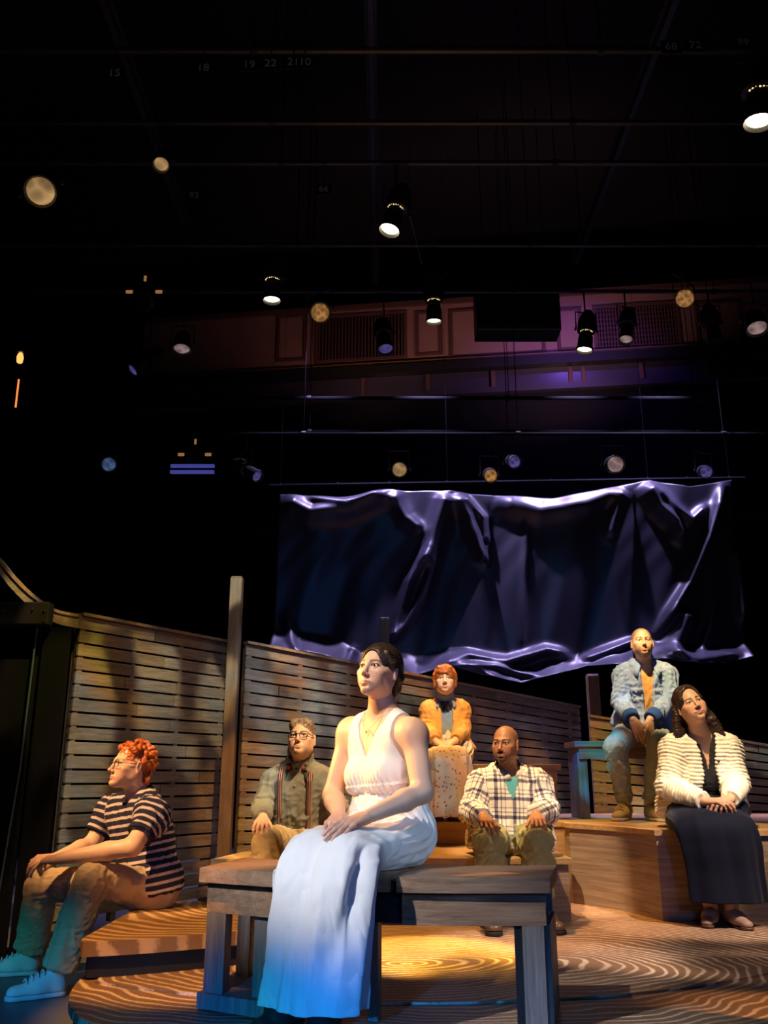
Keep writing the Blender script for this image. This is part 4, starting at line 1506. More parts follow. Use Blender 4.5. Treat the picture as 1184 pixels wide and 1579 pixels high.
    hairc = np.array(o.get('haircol', (0.03, 0.018, 0.012)))
    # brows
    bz = 0.0215 + 0.0045 * np.sin(np.clip((x - 0.012) / 0.042, 0, 1) * 2.4) - 0.1 * np.clip(x - 0.038, 0, 1)
    bt = o.get('brow', 0.0050)
    brow = np.clip((bt * (1.15 - 0.5 * (x - 0.012) / 0.04) - np.abs(z - bz)) / 0.002, 0, 1) * (x > 0.0115) * (x < 0.053) * front
    tint(brow, o.get('browcol', hairc * 0.9), o.get('browa', 0.95))
    # lash line and lid shade pigment
    for ez in (0.0025,):
        d = np.hypot((x - 0.032) / 0.0150, (z - ez) / (0.0060 * op_))
        tint(np.clip(1.2 - np.abs(d - 1.0) / 0.26, 0, 1) * (z > ez - 0.0012) * front, hairc * 0.5, o.get('lash', 0.9))
    if o.get('stubble'):
        mb = np.clip((0.088 - np.hypot(x * 1.15, (z + 0.100) * 0.95)) / 0.03, 0, 1) * np.clip((y + 0.01) / 0.03, 0, 1)
        mb = mb * np.clip((-0.043 - z + 0.4 * np.clip(x - 0.02, 0, 1)) / 0.012, 0, 1) * (1 - lip)
        tint(mb, o.get('stubcol', hairc), o['stubble'])
    if o.get('goatee'):
        ch = np.clip((0.026 - np.hypot(x, (z + 0.089) * 0.8)) / 0.006, 0, 1) * (y > 0.04) * (1 - lip)
        mo = np.clip((0.0042 - np.abs(z + 0.0545 - 0.10 * np.clip(0.02 - x, 0, 1) + 0.06 * x)) / 0.002, 0, 1) * (x < 0.027) * front * (y < 0.0965)
        sd = np.clip((0.004 - np.abs(x - 0.027 + 0.1 * (z + 0.06))) / 0.002, 0, 1) * (z < -0.048) * (z > -0.09) * front
        tint(np.maximum(ch, np.maximum(mo, sd * 0.8)), hairc, o['goatee'])
    if o.get('shaved'):
        line = 0.062 + 0.30 * np.clip(0.045 - y, 0, 1) * -1.0
        cap_ = np.clip((z - (0.070 - 0.75 * np.clip(0.072 - y, 0, 0.07) - 0.5 * np.clip(x - 0.045, 0, 1))) / 0.010, 0, 1)
        cap_ = cap_ * np.clip(1 - np.clip((y - 0.045) / 0.02, 0, 1), 0, 1)
        cap_ *= np.clip((z + 0.045) / 0.01, 0, 1)
        tint(cap_, hairc, o['shaved'])
    P = C + (V * s) @ M.T
    return P, Q, col


def eye_parts(M, C, s, parent, origin, iris, gaze=(0, 0)):
    for sx in (-1, 1):
        n, m = 14, 18
        rings = []
        for i in range(n + 1):
            th = math.pi * i / n
            rr = max(math.sin(th), 1e-3)
            rings.append([(math.cos(a) * rr, math.cos(th), math.sin(a) * rr) for a in np.linspace(0, 2 * math.pi, m, endpoint=False)])
        R = np.array(rings) * 0.0121
        V, F = loft(R, False)
        ang = np.degrees(np.arccos(np.clip(V[:, 1] / 0.0121, -1, 1)))
        col = np.tile(np.array([0.62, 0.58, 0.55]), (len(V), 1))
        col[ang < 30] = iris
        col[ang < 14] = (0.005, 0.005, 0.005)
        # turn the eye
        gx, gy = map(math.radians, gaze)
        Rz = np.array([[math.cos(gx), math.sin(gx), 0], [-math.sin(gx), math.cos(gx), 0], [0, 0, 1]])
        Rx = np.array([[1, 0, 0], [0, math.cos(gy), -math.sin(gy)], [0, math.sin(gy), math.cos(gy)]])
        V = V @ Rx.T @ Rz.T
        V = V + V3(sx * 0.0315, 0.0712, 0.0025)
        P = C + (V * s) @ M.T - origin
        link('eye', new_mesh('eye', P, F, M_eye, True, {'col': col}), parent)


# ---------------------------------------------------------------- hand
def sculpt_hand(wrist, elbow, fdir, pnorm, side, curl=(0.3, 0.35, 0.4, 0.45), spread=0.10, thumb=(0.55, 0.25), size=1.0, h=0.0025, lead=0.05, bend2=1.0):
    """wrist point, finger direction fdir, palm normal pnorm (out of the palm), side=+1 when the thumb is on cross(fdir, pnorm) side"""
    y = nz(fdir)
    zp = nz(pnorm - y * np.dot(pnorm, y))
    x = np.cross(y, zp) * side          # towards the thumb
    W = np.asarray(wrist, float)
    S = size
    pts = []
    prim = []
    kn = []
    for i in range(4):     # index .. little
        off = (0.0295 - 0.0195 * i) * S
        ln = (0.092, 0.096, 0.091, 0.083)[i] * S
        kn.append(W + y * ln + x * off - zp * (0.004 + 0.002 * abs(i - 1)) * S * 0.5)
    flen = [(0.043, 0.025, 0.020), (0.047, 0.029, 0.021), (0.043, 0.027, 0.020), (0.034, 0.020, 0.018)]
    prim.append((W - y * 0.004, W + y * 0.03 * S, 0.0235 * S, 0.026 * S, ('f', 0.66)))
    for i in range(4):
        prim.append((W + y * 0.018 * S + x * (0.013 - 0.010 * i) * S, kn[i], 0.0135 * S, 0.0105 * S, None))
    prim.append((W + y * 0.03 * S + x * 0.014 * S + zp * 0.004, W + y * 0.075 * S - x * 0.004, 0.0145 * S, 0.0125 * S, None))
    for i in range(4):
        a = (i - 1.3) * -spread
        d = y * math.cos(a) + x * math.sin(a)
        p = kn[i]
        ang = 0.0
        for j in range(3):
            ang += curl[i] * (0.85, 1.1 * bend2, 0.75 * bend2)[j]
            dd = d * math.cos(ang) + zp * math.sin(ang)
            q = p + dd * flen[i][j] * S
            r0 = (0.0100, 0.0088, 0.0078)[j] * S * (0.9 if i == 3 else 1)
            r1 = (0.0088, 0.0078, 0.0068)[j] * S * (0.9 if i == 3 else 1)
            prim.append((p, q, r0, r1, None))
            p = q
    t0 = W + y * 0.022 * S + x * 0.020 * S + zp * 0.004 * S
    td = nz(y * math.cos(thumb[0]) + x * math.sin(thumb[0]) + zp * thumb[1])
    t1 = t0 + td * 0.042 * S
    td2 = nz(td * 0.9 + y * 0.35 + zp * thumb[1] * 0.5)
    t2 = t1 + td2 * 0.031 * S
    t3 = t2 + nz(td2 + y * 0.15) * 0.024 * S
    prim += [(t0, t1, 0.0155 * S, 0.0112 * S, None), (t1, t2, 0.0108 * S, 0.0096 * S, None), (t2, t3, 0.0096 * S, 0.0078 * S, None)]
    ed = nz(np.asarray(elbow, float) - W)
    A = np.array([p[0] for p in prim] + [p[1] for p in prim] + [W + ed * lead])
    F = Field(A.min(0) - 0.035, A.max(0) + 0.035, h)
    F.cap(W + ed * lead, W, 0.0265 * S + 0.18 * lead * 0.2, 0.0245 * S, 0.0, (zp, 0.78))
    for k, (a, b, ra, rb, fl) in enumerate(prim):
        kk = 0.014 if k < 6 else 0.0045
        if k >= len(prim) - 3:
            kk = 0.010 if k == len(prim) - 3 else 0.004
        F.cap(a, b, ra, rb, kk, (zp, fl[1]) if fl else None)
    V, Q = F.mesh()
    V = relax(V, Q, 1, 0.4)
    return V, Q


# ================================================================ PEOPLE
def mat_skin(name='skin', rough=0.45):
    t = NT(name)
    c = t.attr('col').outputs['Color']
    nzs = t.n('TexNoise', Vector=t.n('TexCoord').outputs['Object'], Scale=220.0, Detail=2.0).outputs[0]
    c2 = t.mix(t.math('MULTIPLY', nzs, 0.10), c, (0.5, 0.2, 0.15))
    t.b.inputs['Subsurface Weight'].default_value = 0.0
    return t.done(c2, rough, 0.35)


M_skin = mat_skin()
_t = NT('eye'); M_eye = _t.done(_t.attr('col').outputs['Color'], 0.12, 0.5)


def mat_hair(name, a, b, rough=0.45):
    t = NT(name)
    co = t.n('TexCoord').outputs['Object']
    n1 = t.n('TexNoise', Vector=co, Scale=90.0, Detail=4.0).outputs[0]
    c = t.ramp(n1, [(0.35, a), (0.65, b)])
    t.bump(n1, 0.002, 0.4)
    return t.done(c, rough, 0.35)


def mat_cloth(name, color, var=0.25, rough=0.85, weave=900.0, big=9.0, sheen=0.1):
    t = NT(name)
    co = t.n('TexCoord').outputs['Object']
    n1 = t.n('TexNoise', Vector=co, Scale=big, Detail=5.0, Roughness=0.65).outputs[0]
    n2 = t.n('TexNoise', Vector=co, Scale=weave * 0.35, Detail=2.0).outputs[0]
    c = t.mix(t.math('MULTIPLY', n1, var), color, tuple(x * 0.5 for x in color))
    c = t.mix(t.math('MULTIPLY', n2, var * 0.6), c, tuple(min(1, x * 1.35) for x in color))
    t.bump(n2, 0.0012, 0.25)
    t.b.inputs['Sheen Weight'].default_value = sheen
    return t.done(c, rough, 0.15)


def oriented(d, up=(0, 0, 1)):
    d = nz(d)
    a = np.asarray(up, float)
    if abs(d @ a) > 0.95:
        a = V3(1, 0, 0)
    x = nz(np.cross(d, a))
    return np.stack([x, d, np.cross(x, d)], 1)


class Person:
    def __init__(s, label, base, J, size):
        s.J = J
        s.z = dict(B=1.0, chest=0.145, waist=0.132, hip=0.118, arm=0.050, elb=0.041, wri=0.027, thigh=0.086, knee=0.060, ank=0.042, fem=0, bust=0.0, neck=0.056, flat=0.72)
        s.z.update(size)
        s.label = label
        s.base = np.asarray(base, float)
        s.u = nz(J['neck'] - J['hip'])
        w = J['shL'] - J['shR']
        s.w = nz(w - s.u * (w @ s.u))
        s.f = np.cross(s.w, s.u)
        s.T = float(np.linalg.norm(J['neck'] - J['hip']))
        s.skin = []       # (V, F, col)
        s.clampers = []
        hw = J.get('hipw', 0.085)
        hs = nz(V3(s.w[0], s.w[1], 0))
        hy = J.get('hipyaw')
        if hy is not None:
            hs = V3(math.cos(hy), math.sin(hy), 0)
        J.setdefault('hipL', J['hip'] + hs * hw)
        J.setdefault('hipR', J['hip'] - hs * hw)
        s.hs = hs

    def torso(s, F, e=0.0, shoulders=True, low=True, k=0.05):
        J, z, u, w, f, T = s.J, s.z, s.u, s.w, s.f, s.T
        H, N = J['hip'], J['neck']
        if low:
            F.cap(J['hipR'], J['hipL'], z['hip'] + e, None, 0.05, (f, 0.92))
        F.cap(H + u * 0.06, H + u * 0.45 * T, z['waist'] + e, z['waist'] * 0.98 + e, k, (f, 0.80))
        for sg in (-1, 1):
            F.cap(H + u * 0.46 * T + w * sg * 0.035, N - u * 0.16 + w * sg * 0.045, z['chest'] * 0.86 + e, z['chest'] * 0.84 + e, k, (f, z['flat'] + 0.08))
            if z['bust'] > 0:
                F.ell(N - u * 0.235 + w * sg * 0.072 + f * (z['chest'] * z['flat'] * 0.55 + 0.01), V3(1, 1, 1) * (z['bust'] + e), 0.045)
        if shoulders:
            for S in ('shL', 'shR'):
                sg = 1 if S == 'shL' else -1
                F.cap(J[S] - w * sg * 0.012, N - u * 0.075 + w * sg * 0.05, z['arm'] * 1.12 + e, z['chest'] * 0.45 + e, 0.045)
                F.cap(J[S] - u * 0.02, N - u * 0.13 + w * sg * 0.07, z['arm'] * 1.05 + e, z['chest'] * 0.52 + e, 0.05)
        return F

    def traps(s, F, e=0.0):
        J, u, w, f = s.J, s.u, s.w, s.f
        for S, sg in (('shL', 1), ('shR', -1)):
            q = 0.74 if s.z['fem'] else 1.0
            F.cap(J['neck'] + u * 0.010 * q - f * 0.02 + w * sg * 0.02, J[S] + u * (0.01 if q == 1 else -0.008) - w * sg * 0.03, 0.040 * q + e, 0.044 * q + e, 0.05)
        return F

    def arm(s, F, S, e0=0.0, e1=0.0, to='wr', frac=1.0, k=0.03, kadd=None):
        J, z = s.J, s.z
        sh, el, wr = J['sh' + S], J['el' + S], J['wr' + S]
        F.cap(sh, el, z['arm'] + e0, z['elb'] + (e0 + e1) / 2, k if kadd is None else kadd)
        if to == 'wr':
            end = el + (wr - el) * frac
            mid = el + (wr - el) * 0.33
            F.cap(el, mid, z['elb'] * 0.98 + (e0 + e1) / 2, z['elb'] * 0.98 + e1, 0.02)
            F.cap(mid, end, z['elb'] * 0.98 + e1, z['elb'] * 0.98 + (z['wri'] - z['elb'] * 0.98) * min(1, frac * 1.0) + e1, 0.02)
        return F

    def leg(s, F, S, e0=0.0, e1=0.0, frac=1.0, k=0.04):
        J, z = s.J, s.z
        hp, kn, an = J['hip' + S], J['kn' + S], J['an' + S]
        F.cap(hp, kn, z['thigh'] + e0, z['knee'] + e0, k)
        mid = kn + (an - kn) * 0.35
        end = kn + (an - kn) * frac
        F.cap(kn, mid, z['knee'] + e0, z['knee'] * 0.95 + e1, 0.025)
        F.cap(mid, end, z['knee'] * 0.95 + e1, z['ank'] + e1, 0.025)
        return F

    def bounds(s, keys, m):
        A = np.array([s.J[k] for k in keys])
        return A.min(0) - m, A.max(0) + m

    def clamp(s, V):
        for test, zz in s.clampers:
            m = test(V) & (V[:, 2] < zz)
            V[m, 2] = zz
        return V

    def add_skin(s, V, F, col):
        V = s.clamp(V)
        col = np.asarray(col, float)
        if col.ndim == 1:
            col = np.tile(col, (len(V), 1))
        s.skin.append((V, F, col))

    def body(s, h=0.009, legs=True, bare_from=None):
        """the figure under the clothes, one surface"""
        lo, hi = s.bounds([k for k in ('neck', 'shL', 'shR', 'elL', 'elR', 'wrL', 'wrR', 'hipL', 'hipR') + (('knL', 'knR', 'anL', 'anR') if legs else ())], 0.19)
        F = Field(lo, hi, h)
        s.torso(F)
        s.traps(F)
        nb = s.J['neck']
        F.cap(nb - s.u * 0.05, nb + (s.J['head'] - nb) * 0.45, s.z['neck'] * 1.08, s.z['neck'], 0.05)
        for S in 'LR':
            s.arm(F, S)
        if legs:
            for S in 'LR':
                s.leg(F, S)
        V, Q = F.mesh()
        V = relax(V, Q, 2, 0.4)
        return V, Q

    def head(s, M, o):
        C = s.J['head']
        s.M, s.C, s.o = M, C, o
        V, Q, col = sculpt_head(M, C, s.J['neck'] + s.u * 0.0, o)
        s.skin.append((V, Q, col))

    def hand(s, S, fdir, pn, **kw):
        V, Q = sculpt_hand(s.J['wr' + S], s.J['el' + S], fdir, pn, -1 if S == 'L' else 1, **kw)
        s.add_skin(V, Q, np.asarray(s.o['skin']) * np.array([1.0, 0.93, 0.90]))

    def finish(s, name='person', eyes=True):
        Vs, Fs, Cs, n = [], [], [], 0
        for V, F, c in s.skin:
            Vs.append(V); Fs.append(F + n); Cs.append(c); n += len(V)
        V, F, c = np.concatenate(Vs), np.concatenate(Fs), np.concatenate(Cs)
        s.root = link(name, new_mesh('person_body', V - s.base, F, M_skin, True, {'col': c}), None, tuple(s.base), label=s.label, category='person', group=None)
        if eyes:
            eye_parts(s.M, s.C, s.o.get('s', 1.0), s.root, s.base, s.o.get('iris', (0.10, 0.05, 0.03)), s.o.get('gaze', (0, 0)))
        return s.root

    def part(s, name, V, F, mat, attrs=None, parent=None, smooth=True, **props):
        return link(name, new_mesh(name, V - s.base, F, mat, smooth, attrs), parent or s.root, **props)

    def mbpart(s, name, mb, mat, parent=None, smooth=True, **props):
        mb.V = [tuple(np.asarray(v) - s.base) for v in mb.V]
        return mb.build(name, mat, parent or s.root, smooth, **props)

    # ---- garments
    def top(s, e=0.014, sleeve=1.0, es=(0.014, 0.012), h=0.0055, hem=-0.02, open_front=None, collar=0.0, folds=0.005, freq=8.0, seed=1, cuffcut=0.06, neckcut=(0.062, 0.0), sl_to='wr', wide_hem=0.0, extra=None, back=True):
        """shirt or jacket as a solid shell around the torso; sleeve = fraction of the (upper or fore) arm covered"""
        J, z, u, w, f, T = s.J, s.z, s.u, s.w, s.f, s.T
        lo, hi = s.bounds(['neck', 'shL', 'shR', 'elL', 'elR', 'wrL', 'wrR', 'hipL', 'hipR'], 0.20)
        A = Field(lo, hi, h)
        for S in 'LR':
            sh, el, wr = J['sh' + S], J['el' + S], J['wr' + S]
            if sl_to == 'wr':
                s.arm(A, S, es[0], es[1], 'wr', min(1.0, sleeve + 0.08), k=0.02)
                a, b = el, wr
            else:
                s.arm(A, S, es[0], es[1], 'el', k=0.02)
                a, b = sh, el
            d = nz(b - a)
            cuff = a + (b - a) * sleeve
            cc = cuffcut if sl_to == 'wr' else 0.16
            A.box(cuff + d * cc, (0.085, cc, 0.085), 0.0, oriented(d), 0.002, 'sub')
        F = Field(lo, hi, h)
        s.torso(F, e)
        s.traps(F, e * 0.8)
        if collar:
            F.cap(J['neck'] - u * 0.02, J['neck'] + nz(J['head'] - J['neck']) * collar, z['neck'] + 0.020, z['neck'] + 0.014, 0.02)
        if wide_hem:
            F.cap(J['hipR'] + u * 0.02, J['hipL'] + u * 0.02, z['hip'] + e + wide_hem, None, 0.05, (f, 0.95))
        F.cut(J['hip'] + u * hem, -u, k=0.004)
        ax = nz(J['head'] - J['neck'])
        F.cap(J['neck'] + ax * (neckcut[1] - 0.005) + s.f * 0.012, J['neck'] + ax * 0.25 + s.f * 0.03, neckcut[0], neckcut[0] + 0.02, 0.004, op='sub')
        if open_front:
            open_front(F)
        if extra:
            extra(F)
        kq = 0.022
        q = np.maximum(kq - np.abs(F.f - A.f), 0)
        F.f = np.minimum(F.f, A.f) - q * q * (0.25 / kq)
        V, Q = F.mesh()
        V = relax(V, Q, 2, 0.45)
        segs = [(J['hip'] - u * 0.3, J['neck'], z['chest'] * 0.9, w, 0.0)]
        for S in 'LR':
            side = nz(np.cross(J['el' + S] - J['sh' + S], f))
            segs.append((J['sh' + S], J['el' + S], z['arm'], side, 0.013))
            segs.append((J['el' + S], J['wr' + S], z['elb'], nz(np.cross(J['wr' + S] - J['el' + S], f + s.w * 0.01)), 0.013 + np.linalg.norm(J['el' + S] - J['sh' + S])))
        al, la, ids = segcoord(V, segs)
        N = vnormals(V, Q)
        # gravity folds on the trunk, rings of creases on the sleeves
        Pn = V.copy()
        Pn[:, 2] *= 0.45
        d = ridged(Pn, freq, seed) * 0.9 + ridged(V * np.array([1, 1, 0.7]), freq * 1.9, seed + 1) * 0.45
        for i, S in ((2, 'L'), (4, 'R')):
            el = J['el' + S]
            m = np.exp(-(np.linalg.norm(V - el, axis=1) / 0.085) ** 2)
            d += m * 1.1 * np.sin(al * 150 + 4 * noise3(V, 6, seed + i))
        V = V + N * (d * folds)[:, None]
        V = s.clamp(V)
        return V, Q, {'pat': np.stack([al, la, ids], 1)}

    def trousers(s, e=(0.014, 0.014), hem=0.97, h=0.006, folds=0.005, seed=3, flare=0.0, waist=0.10):
        J, z, u = s.J, s.z, s.u
        lo, hi = s.bounds(['hipL', 'hipR', 'knL', 'knR', 'anL', 'anR', 'hip'], 0.17)
        hi = np.maximum(hi, J['hip'] + u * waist + 0.02)
        F = Field(lo, hi, h)
        for S in 'LR':
            kn, an = J['kn' + S], J['an' + S]
            s.leg(F, S, e[0], e[1], hem)
            if flare:
                F.cap(kn + (an - kn) * 0.4, kn + (an - kn) * hem, z['knee'] * 0.9 + e[1], z['ank'] + e[1] + flare, 0.02)
            d = nz(an - kn)
            F.box(kn + (an - kn) * hem + d * 0.06, (0.11, 0.06, 0.11), 0.0, oriented(d), 0.002, 'sub')
        F.cap(J['hipR'], J['hipL'], z['hip'] + e[0], None, 0.05)
        F.cap(J['hip'], J['hip'] + u * waist, z['hip'] + e[0], z['waist'] + e[0] * 0.6, 0.05, (s.f, 0.85))
        F.box(J['hip'] + u * (waist + 0.09), (0.20, 0.09, 0.15), 0.0, oriented(u, s.f), 0.002, 'sub')
        V, Q = F.mesh()
        V = relax(V, Q, 2, 0.45)
        N = vnormals(V, Q)
        segs = []
        for S in 'LR':
            segs.append((J['hip' + S], J['kn' + S], z['thigh'], s.w, 0.0))
            segs.append((J['kn' + S], J['an' + S], z['knee'], s.w, 0.45))
        al, la, ids = segcoord(V, segs)
        Pn = V.copy(); Pn[:, 2] *= 0.5
        d = ridged(Pn, 8.5, seed) * 0.8 + ridged(V, 16, seed + 1) * 0.35
        for S in 'LR':
            m = np.exp(-(np.linalg.norm(V - J['kn' + S], axis=1) / 0.11) ** 2)
            d += m * 0.7 * np.sin(al * 95 + 4 * noise3(V, 5, seed + 7))
            m = np.exp(-(np.linalg.norm(V - J['hip' + S] - s.u * 0.05, axis=1) / 0.13) ** 2)
            d += m * 0.8 * np.sin(al * 110 + 5 * noise3(V, 5, seed + 9))
            m = np.exp(-(np.linalg.norm(V - J['an' + S], axis=1) / 0.11) ** 2)
            d += m * 0.9 * np.sin(al * 90 + 4 * noise3(V, 5, seed + 11))
        V = V + N * (d * folds)[:, None]
        return s.clamp(V), Q, {'pat': np.stack([al, la, ids], 1)}

    def shoe(s, S, toe, floor, mat, sole_mat, name='shoe', length=0.27, sole=0.022, width=0.046, lace_mat=None, height=0.075, ankle=True, lift=0.0, slim=1.0):
        """ankle joint above the heel, toe = world point the foot points to"""
        an = s.J['an' + S]
        d = nz(V3(toe[0] - an[0], toe[1] - an[1], 0))
        x = np.cross(d, V3(0, 0, 1))
        heel = V3(an[0], an[1], floor) - d * 0.055
        pt = lambda l, hgt, sd=0.0: heel + d * (l * length) + V3(0, 0, hgt) + x * sd
        lo = np.minimum(heel - 0.07, heel + d * length - 0.07)
        hi = np.maximum(heel + 0.07, heel + d * length + 0.07) + V3(0, 0, 0.10)
        F = Field(lo, hi, 0.004)
        wv = width * slim
        F.cap(pt(0.16, sole + 0.028), pt(0.45, sole + 0.020), 0.036 * slim, 0.040 * slim, 0.02)
        F.cap(pt(0.45, sole + 0.020), pt(0.80, sole + 0.010), 0.041 * slim, wv * 0.88, 0.03, (V3(0, 0, 1), 0.75))
        F.cap(pt(0.16, sole + 0.02), pt(0.20, sole + height), 0.036 * slim, 0.036 * slim, 0.02)
        F.cap(pt(0.22, sole + height * 0.9), pt(0.52, sole + 0.035), 0.032 * slim, 0.032 * slim, 0.03)
        F.cut(pt(0, sole + 0.0005), V3(0, 0, -1))
        if ankle:
            F.cap(pt(0.20, sole + height - 0.01), pt(0.17, sole + height + 0.08), 0.034 * slim, 0.034 * slim, 0.004, op='sub')
        V, Q = F.mesh()
        sh = s.part(name, relax(V, Q, 1, 0.4), Q, mat)
        F = Field(lo, hi, 0.005)
        F.cap(pt(0.15, sole * 0.5), pt(0.5, sole * 0.5), 0.038 * slim, 0.040 * slim, 0.0)
        F.cap(pt(0.5, sole * 0.5), pt(0.80, sole * 0.5), 0.040 * slim, wv, 0.02)
        F.cut(pt(0, sole), V3(0, 0, 1)); F.cut(pt(0, 0.001), V3(0, 0, -1))
        V, Q = F.mesh()
        s.part('sole', V, Q, sole_mat, None, sh)
        if lace_mat:
            mb = MB()
            for i in range(4):
                l = 0.40 + 0.085 * i
                hh = sole + 0.087 - 0.0105 * i
                mb.tube([pt(l, hh - 0.008, -0.029), pt(l + 0.01, hh + 0.006, -0.012), pt(l + 0.02, hh + 0.006, 0.012), pt(l + 0.03, hh - 0.008, 0.029)], 0.0042, 6)
            s.mbpart('lace', mb, lace_mat, sh)
        return sh


def hair_mesh(P, build, lo=(-0.15, -0.19, -0.30), hi=(0.15, 0.14, 0.19), h=0.003, amp=0.003, freq=(60, 60, 14), seed=1, curl=0.0):
    F = Field(lo, hi, h)
    build(F)
    V, Q = F.mesh()
    V = relax(V, Q, 1, 0.4)
    N = vnormals(V, Q)
    W = V * np.array(freq) / 10.0
    d = ridged(W, 1.0, seed) * 0.7 + noise3(V, 45, seed + 3) * 0.3
    V = V + N * (d * amp)[:, None]
    s_ = P.o.get('s', 1.0)
    return P.C + (V * s_) @ P.M.T, Q


def hair_cap(F, t=0.010, back=-0.06, face=(0, 0.112, -0.035), fr=(0.072, 0.078, 0.112), low=-0.05):
    F.ell((0, -0.021, 0.037), (0.0745 + t, 0.097 + t, 0.083 + t), 0.0)
    F.cap((0, -0.055, -0.01), (0, -0.06, back), 0.062 + t * 0.6, 0.045 + t * 0.4, 0.03)
    F.ell(face, fr, 0.006, op='sub')
    F.cut((0, 0.0, low), (0, 0.55, -0.83), k=0.01)


def collar_flaps(P, mat, spread=0.055, drop=0.075, stand=0.035, r=0.066, name='collar', back=True, tilt=0.0, lift=0.012, flare=0.022):
    """turned-down collar: a band round the neck with two points at the front"""
    J, u, w, f = P.J, P.u, P.w, P.f
    ax = nz(P.J['head'] - P.J['neck'] + u * 0.15)
    C = J['neck'] + u * lift
    n = 28
    inner, outer = [], []
    for i in range(n + 1):
        a = math.radians(28 + (360 - 56) * i / n)      # from left front round the back to right front
        dirv = f * math.cos(a) + w * math.sin(a)
        fr = max(0.0, math.cos(a))
        top = C + dirv * (r * (1.0 + 0.05 * fr)) + u * (stand - 0.045 * fr ** 1.5)
        pnt = max(0.0, (math.cos(a) - 0.45) / 0.43)
        low = C + dirv * (r + flare + 0.020 * fr) + u * (-0.012 - 0.03 * fr) + (-u * drop * 0.55 + f * 0.012 + w * (0.012 if math.sin(a) > 0 else -0.012)) * min(1, pnt)
        inner.append(top); outer.append(low)
    th = 0.004
    rings = []
    for a, b in zip(inner, outer):
        m = (a + b) / 2 + nz(b - C) * 0.006
        o = nz(np.cross(b - a, w if abs((b - a) @ w) < 0.5 else f))
        nrm = nz(nz(m - C) + u * 0.5)
        rings.append([a - nrm * th * 0.4, m - nrm * th * 0.5, b - nrm * th * 0.5, b + nrm * th * 0.5, m + nrm * th * 0.8, a + nrm * th * 0.6])
    V, F = loft(np.array(rings))
    return P.part(name, V, F, mat)


def skirt_loft(P, sections, nphi=120, nu=90, folds=None, clampz=None, thick=True):
    """sections: list of (centre, side axis, front/top axis, a, b_front, b_back)"""
    K = len(sections)
    par = np.linspace(0, K - 1, nu)
    Cs = np.array([np.concatenate([s_[0], s_[1], s_[2], [s_[3], s_[4], s_[5]]]) for s_ in sections], float)

    def cr(t):
        i = int(min(max(math.floor(t), 0), K - 2))
        x = t - i
        p0, p1, p2, p3 = Cs[max(i - 1, 0)], Cs[i], Cs[i + 1], Cs[min(i + 2, K - 1)]
        return 0.5 * (2 * p1 + (p2 - p0) * x + (2 * p0 - 5 * p1 + 4 * p2 - p3) * x ** 2 + (3 * p1 - p0 - 3 * p2 + p3) * x ** 3)
    phi = np.linspace(0, 2 * math.pi, nphi, endpoint=False)
    rings = []
    for t in par:
        v = cr(t)
        C, W, N = v[:3], nz(v[3:6]), nz(v[6:9])
        a, bf, bb = v[9:12]
        c, sn = np.cos(phi), np.sin(phi)
        ex = 2.15
        rr = (np.abs(c) ** ex + np.abs(sn) ** ex) ** (-1 / ex)
        b = np.where(sn >= 0, bf, bb)
        k = 1.0 + (folds(t / (K - 1), phi) if folds is not None else 0)
        rings.append(C + (a * c * rr * k)[:, None] * W + (b * sn * rr * k)[:, None] * N)
    R = np.array(rings)
    V, F = loft(R, False)
    uvt = np.repeat(par / (K - 1), nphi)
    uvp = np.tile(phi / (2 * math.pi), nu)
    if thick:      # close into a thin double wall
        inner = R.copy()
        cen = R.mean(1, keepdims=True)
        inner = cen + (R - cen) * 0.985
        n0 = len(V)
        V2, F2 = loft(inner, False)
        V = np.concatenate([V, V2])
        i = np.arange(nphi)
        rim0 = np.stack([i, n0 + i, n0 + (i + 1) % nphi, (i + 1) % nphi], 1)
        b = (nu - 1) * nphi
        rim1 = np.stack([b + i, b + (i + 1) % nphi, n0 + b + (i + 1) % nphi, n0 + b + i], 1)
        F = np.concatenate([F, F2[:, ::-1] + n0, rim0, rim1])
        uvt = np.tile(uvt, 2); uvp = np.tile(uvp, 2)
    return V, F, {'pat': np.stack([uvt, uvp, uvp * 0], 1)}


# ---------------------------------------------------------------- 1. woman in the white dress, front bench
M_white = mat_cloth('white_cotton', (0.80, 0.80, 0.82), 0.10, 0.85, 900, 14)
M_hair_dark = mat_hair('dark_brown_hair', (0.012, 0.008, 0.006), (0.045, 0.025, 0.016))
_ch = (R0 - L0)[:2] / np.linalg.norm((R0 - L0)[:2])
_bk = np.array([-_ch[1], _ch[0]])
_len = float(np.linalg.norm((R0 - L0)[:2]))


def over_bench(V):
    q = V[:, :2] - L0[:2]
    t = q @ _ch / _len
    d = q @ _bk + 0.115 * np.sin(math.pi * np.clip(t, 0, 1))
    return (d > -0.012) & (t > -0.02) & (t < 1.02)


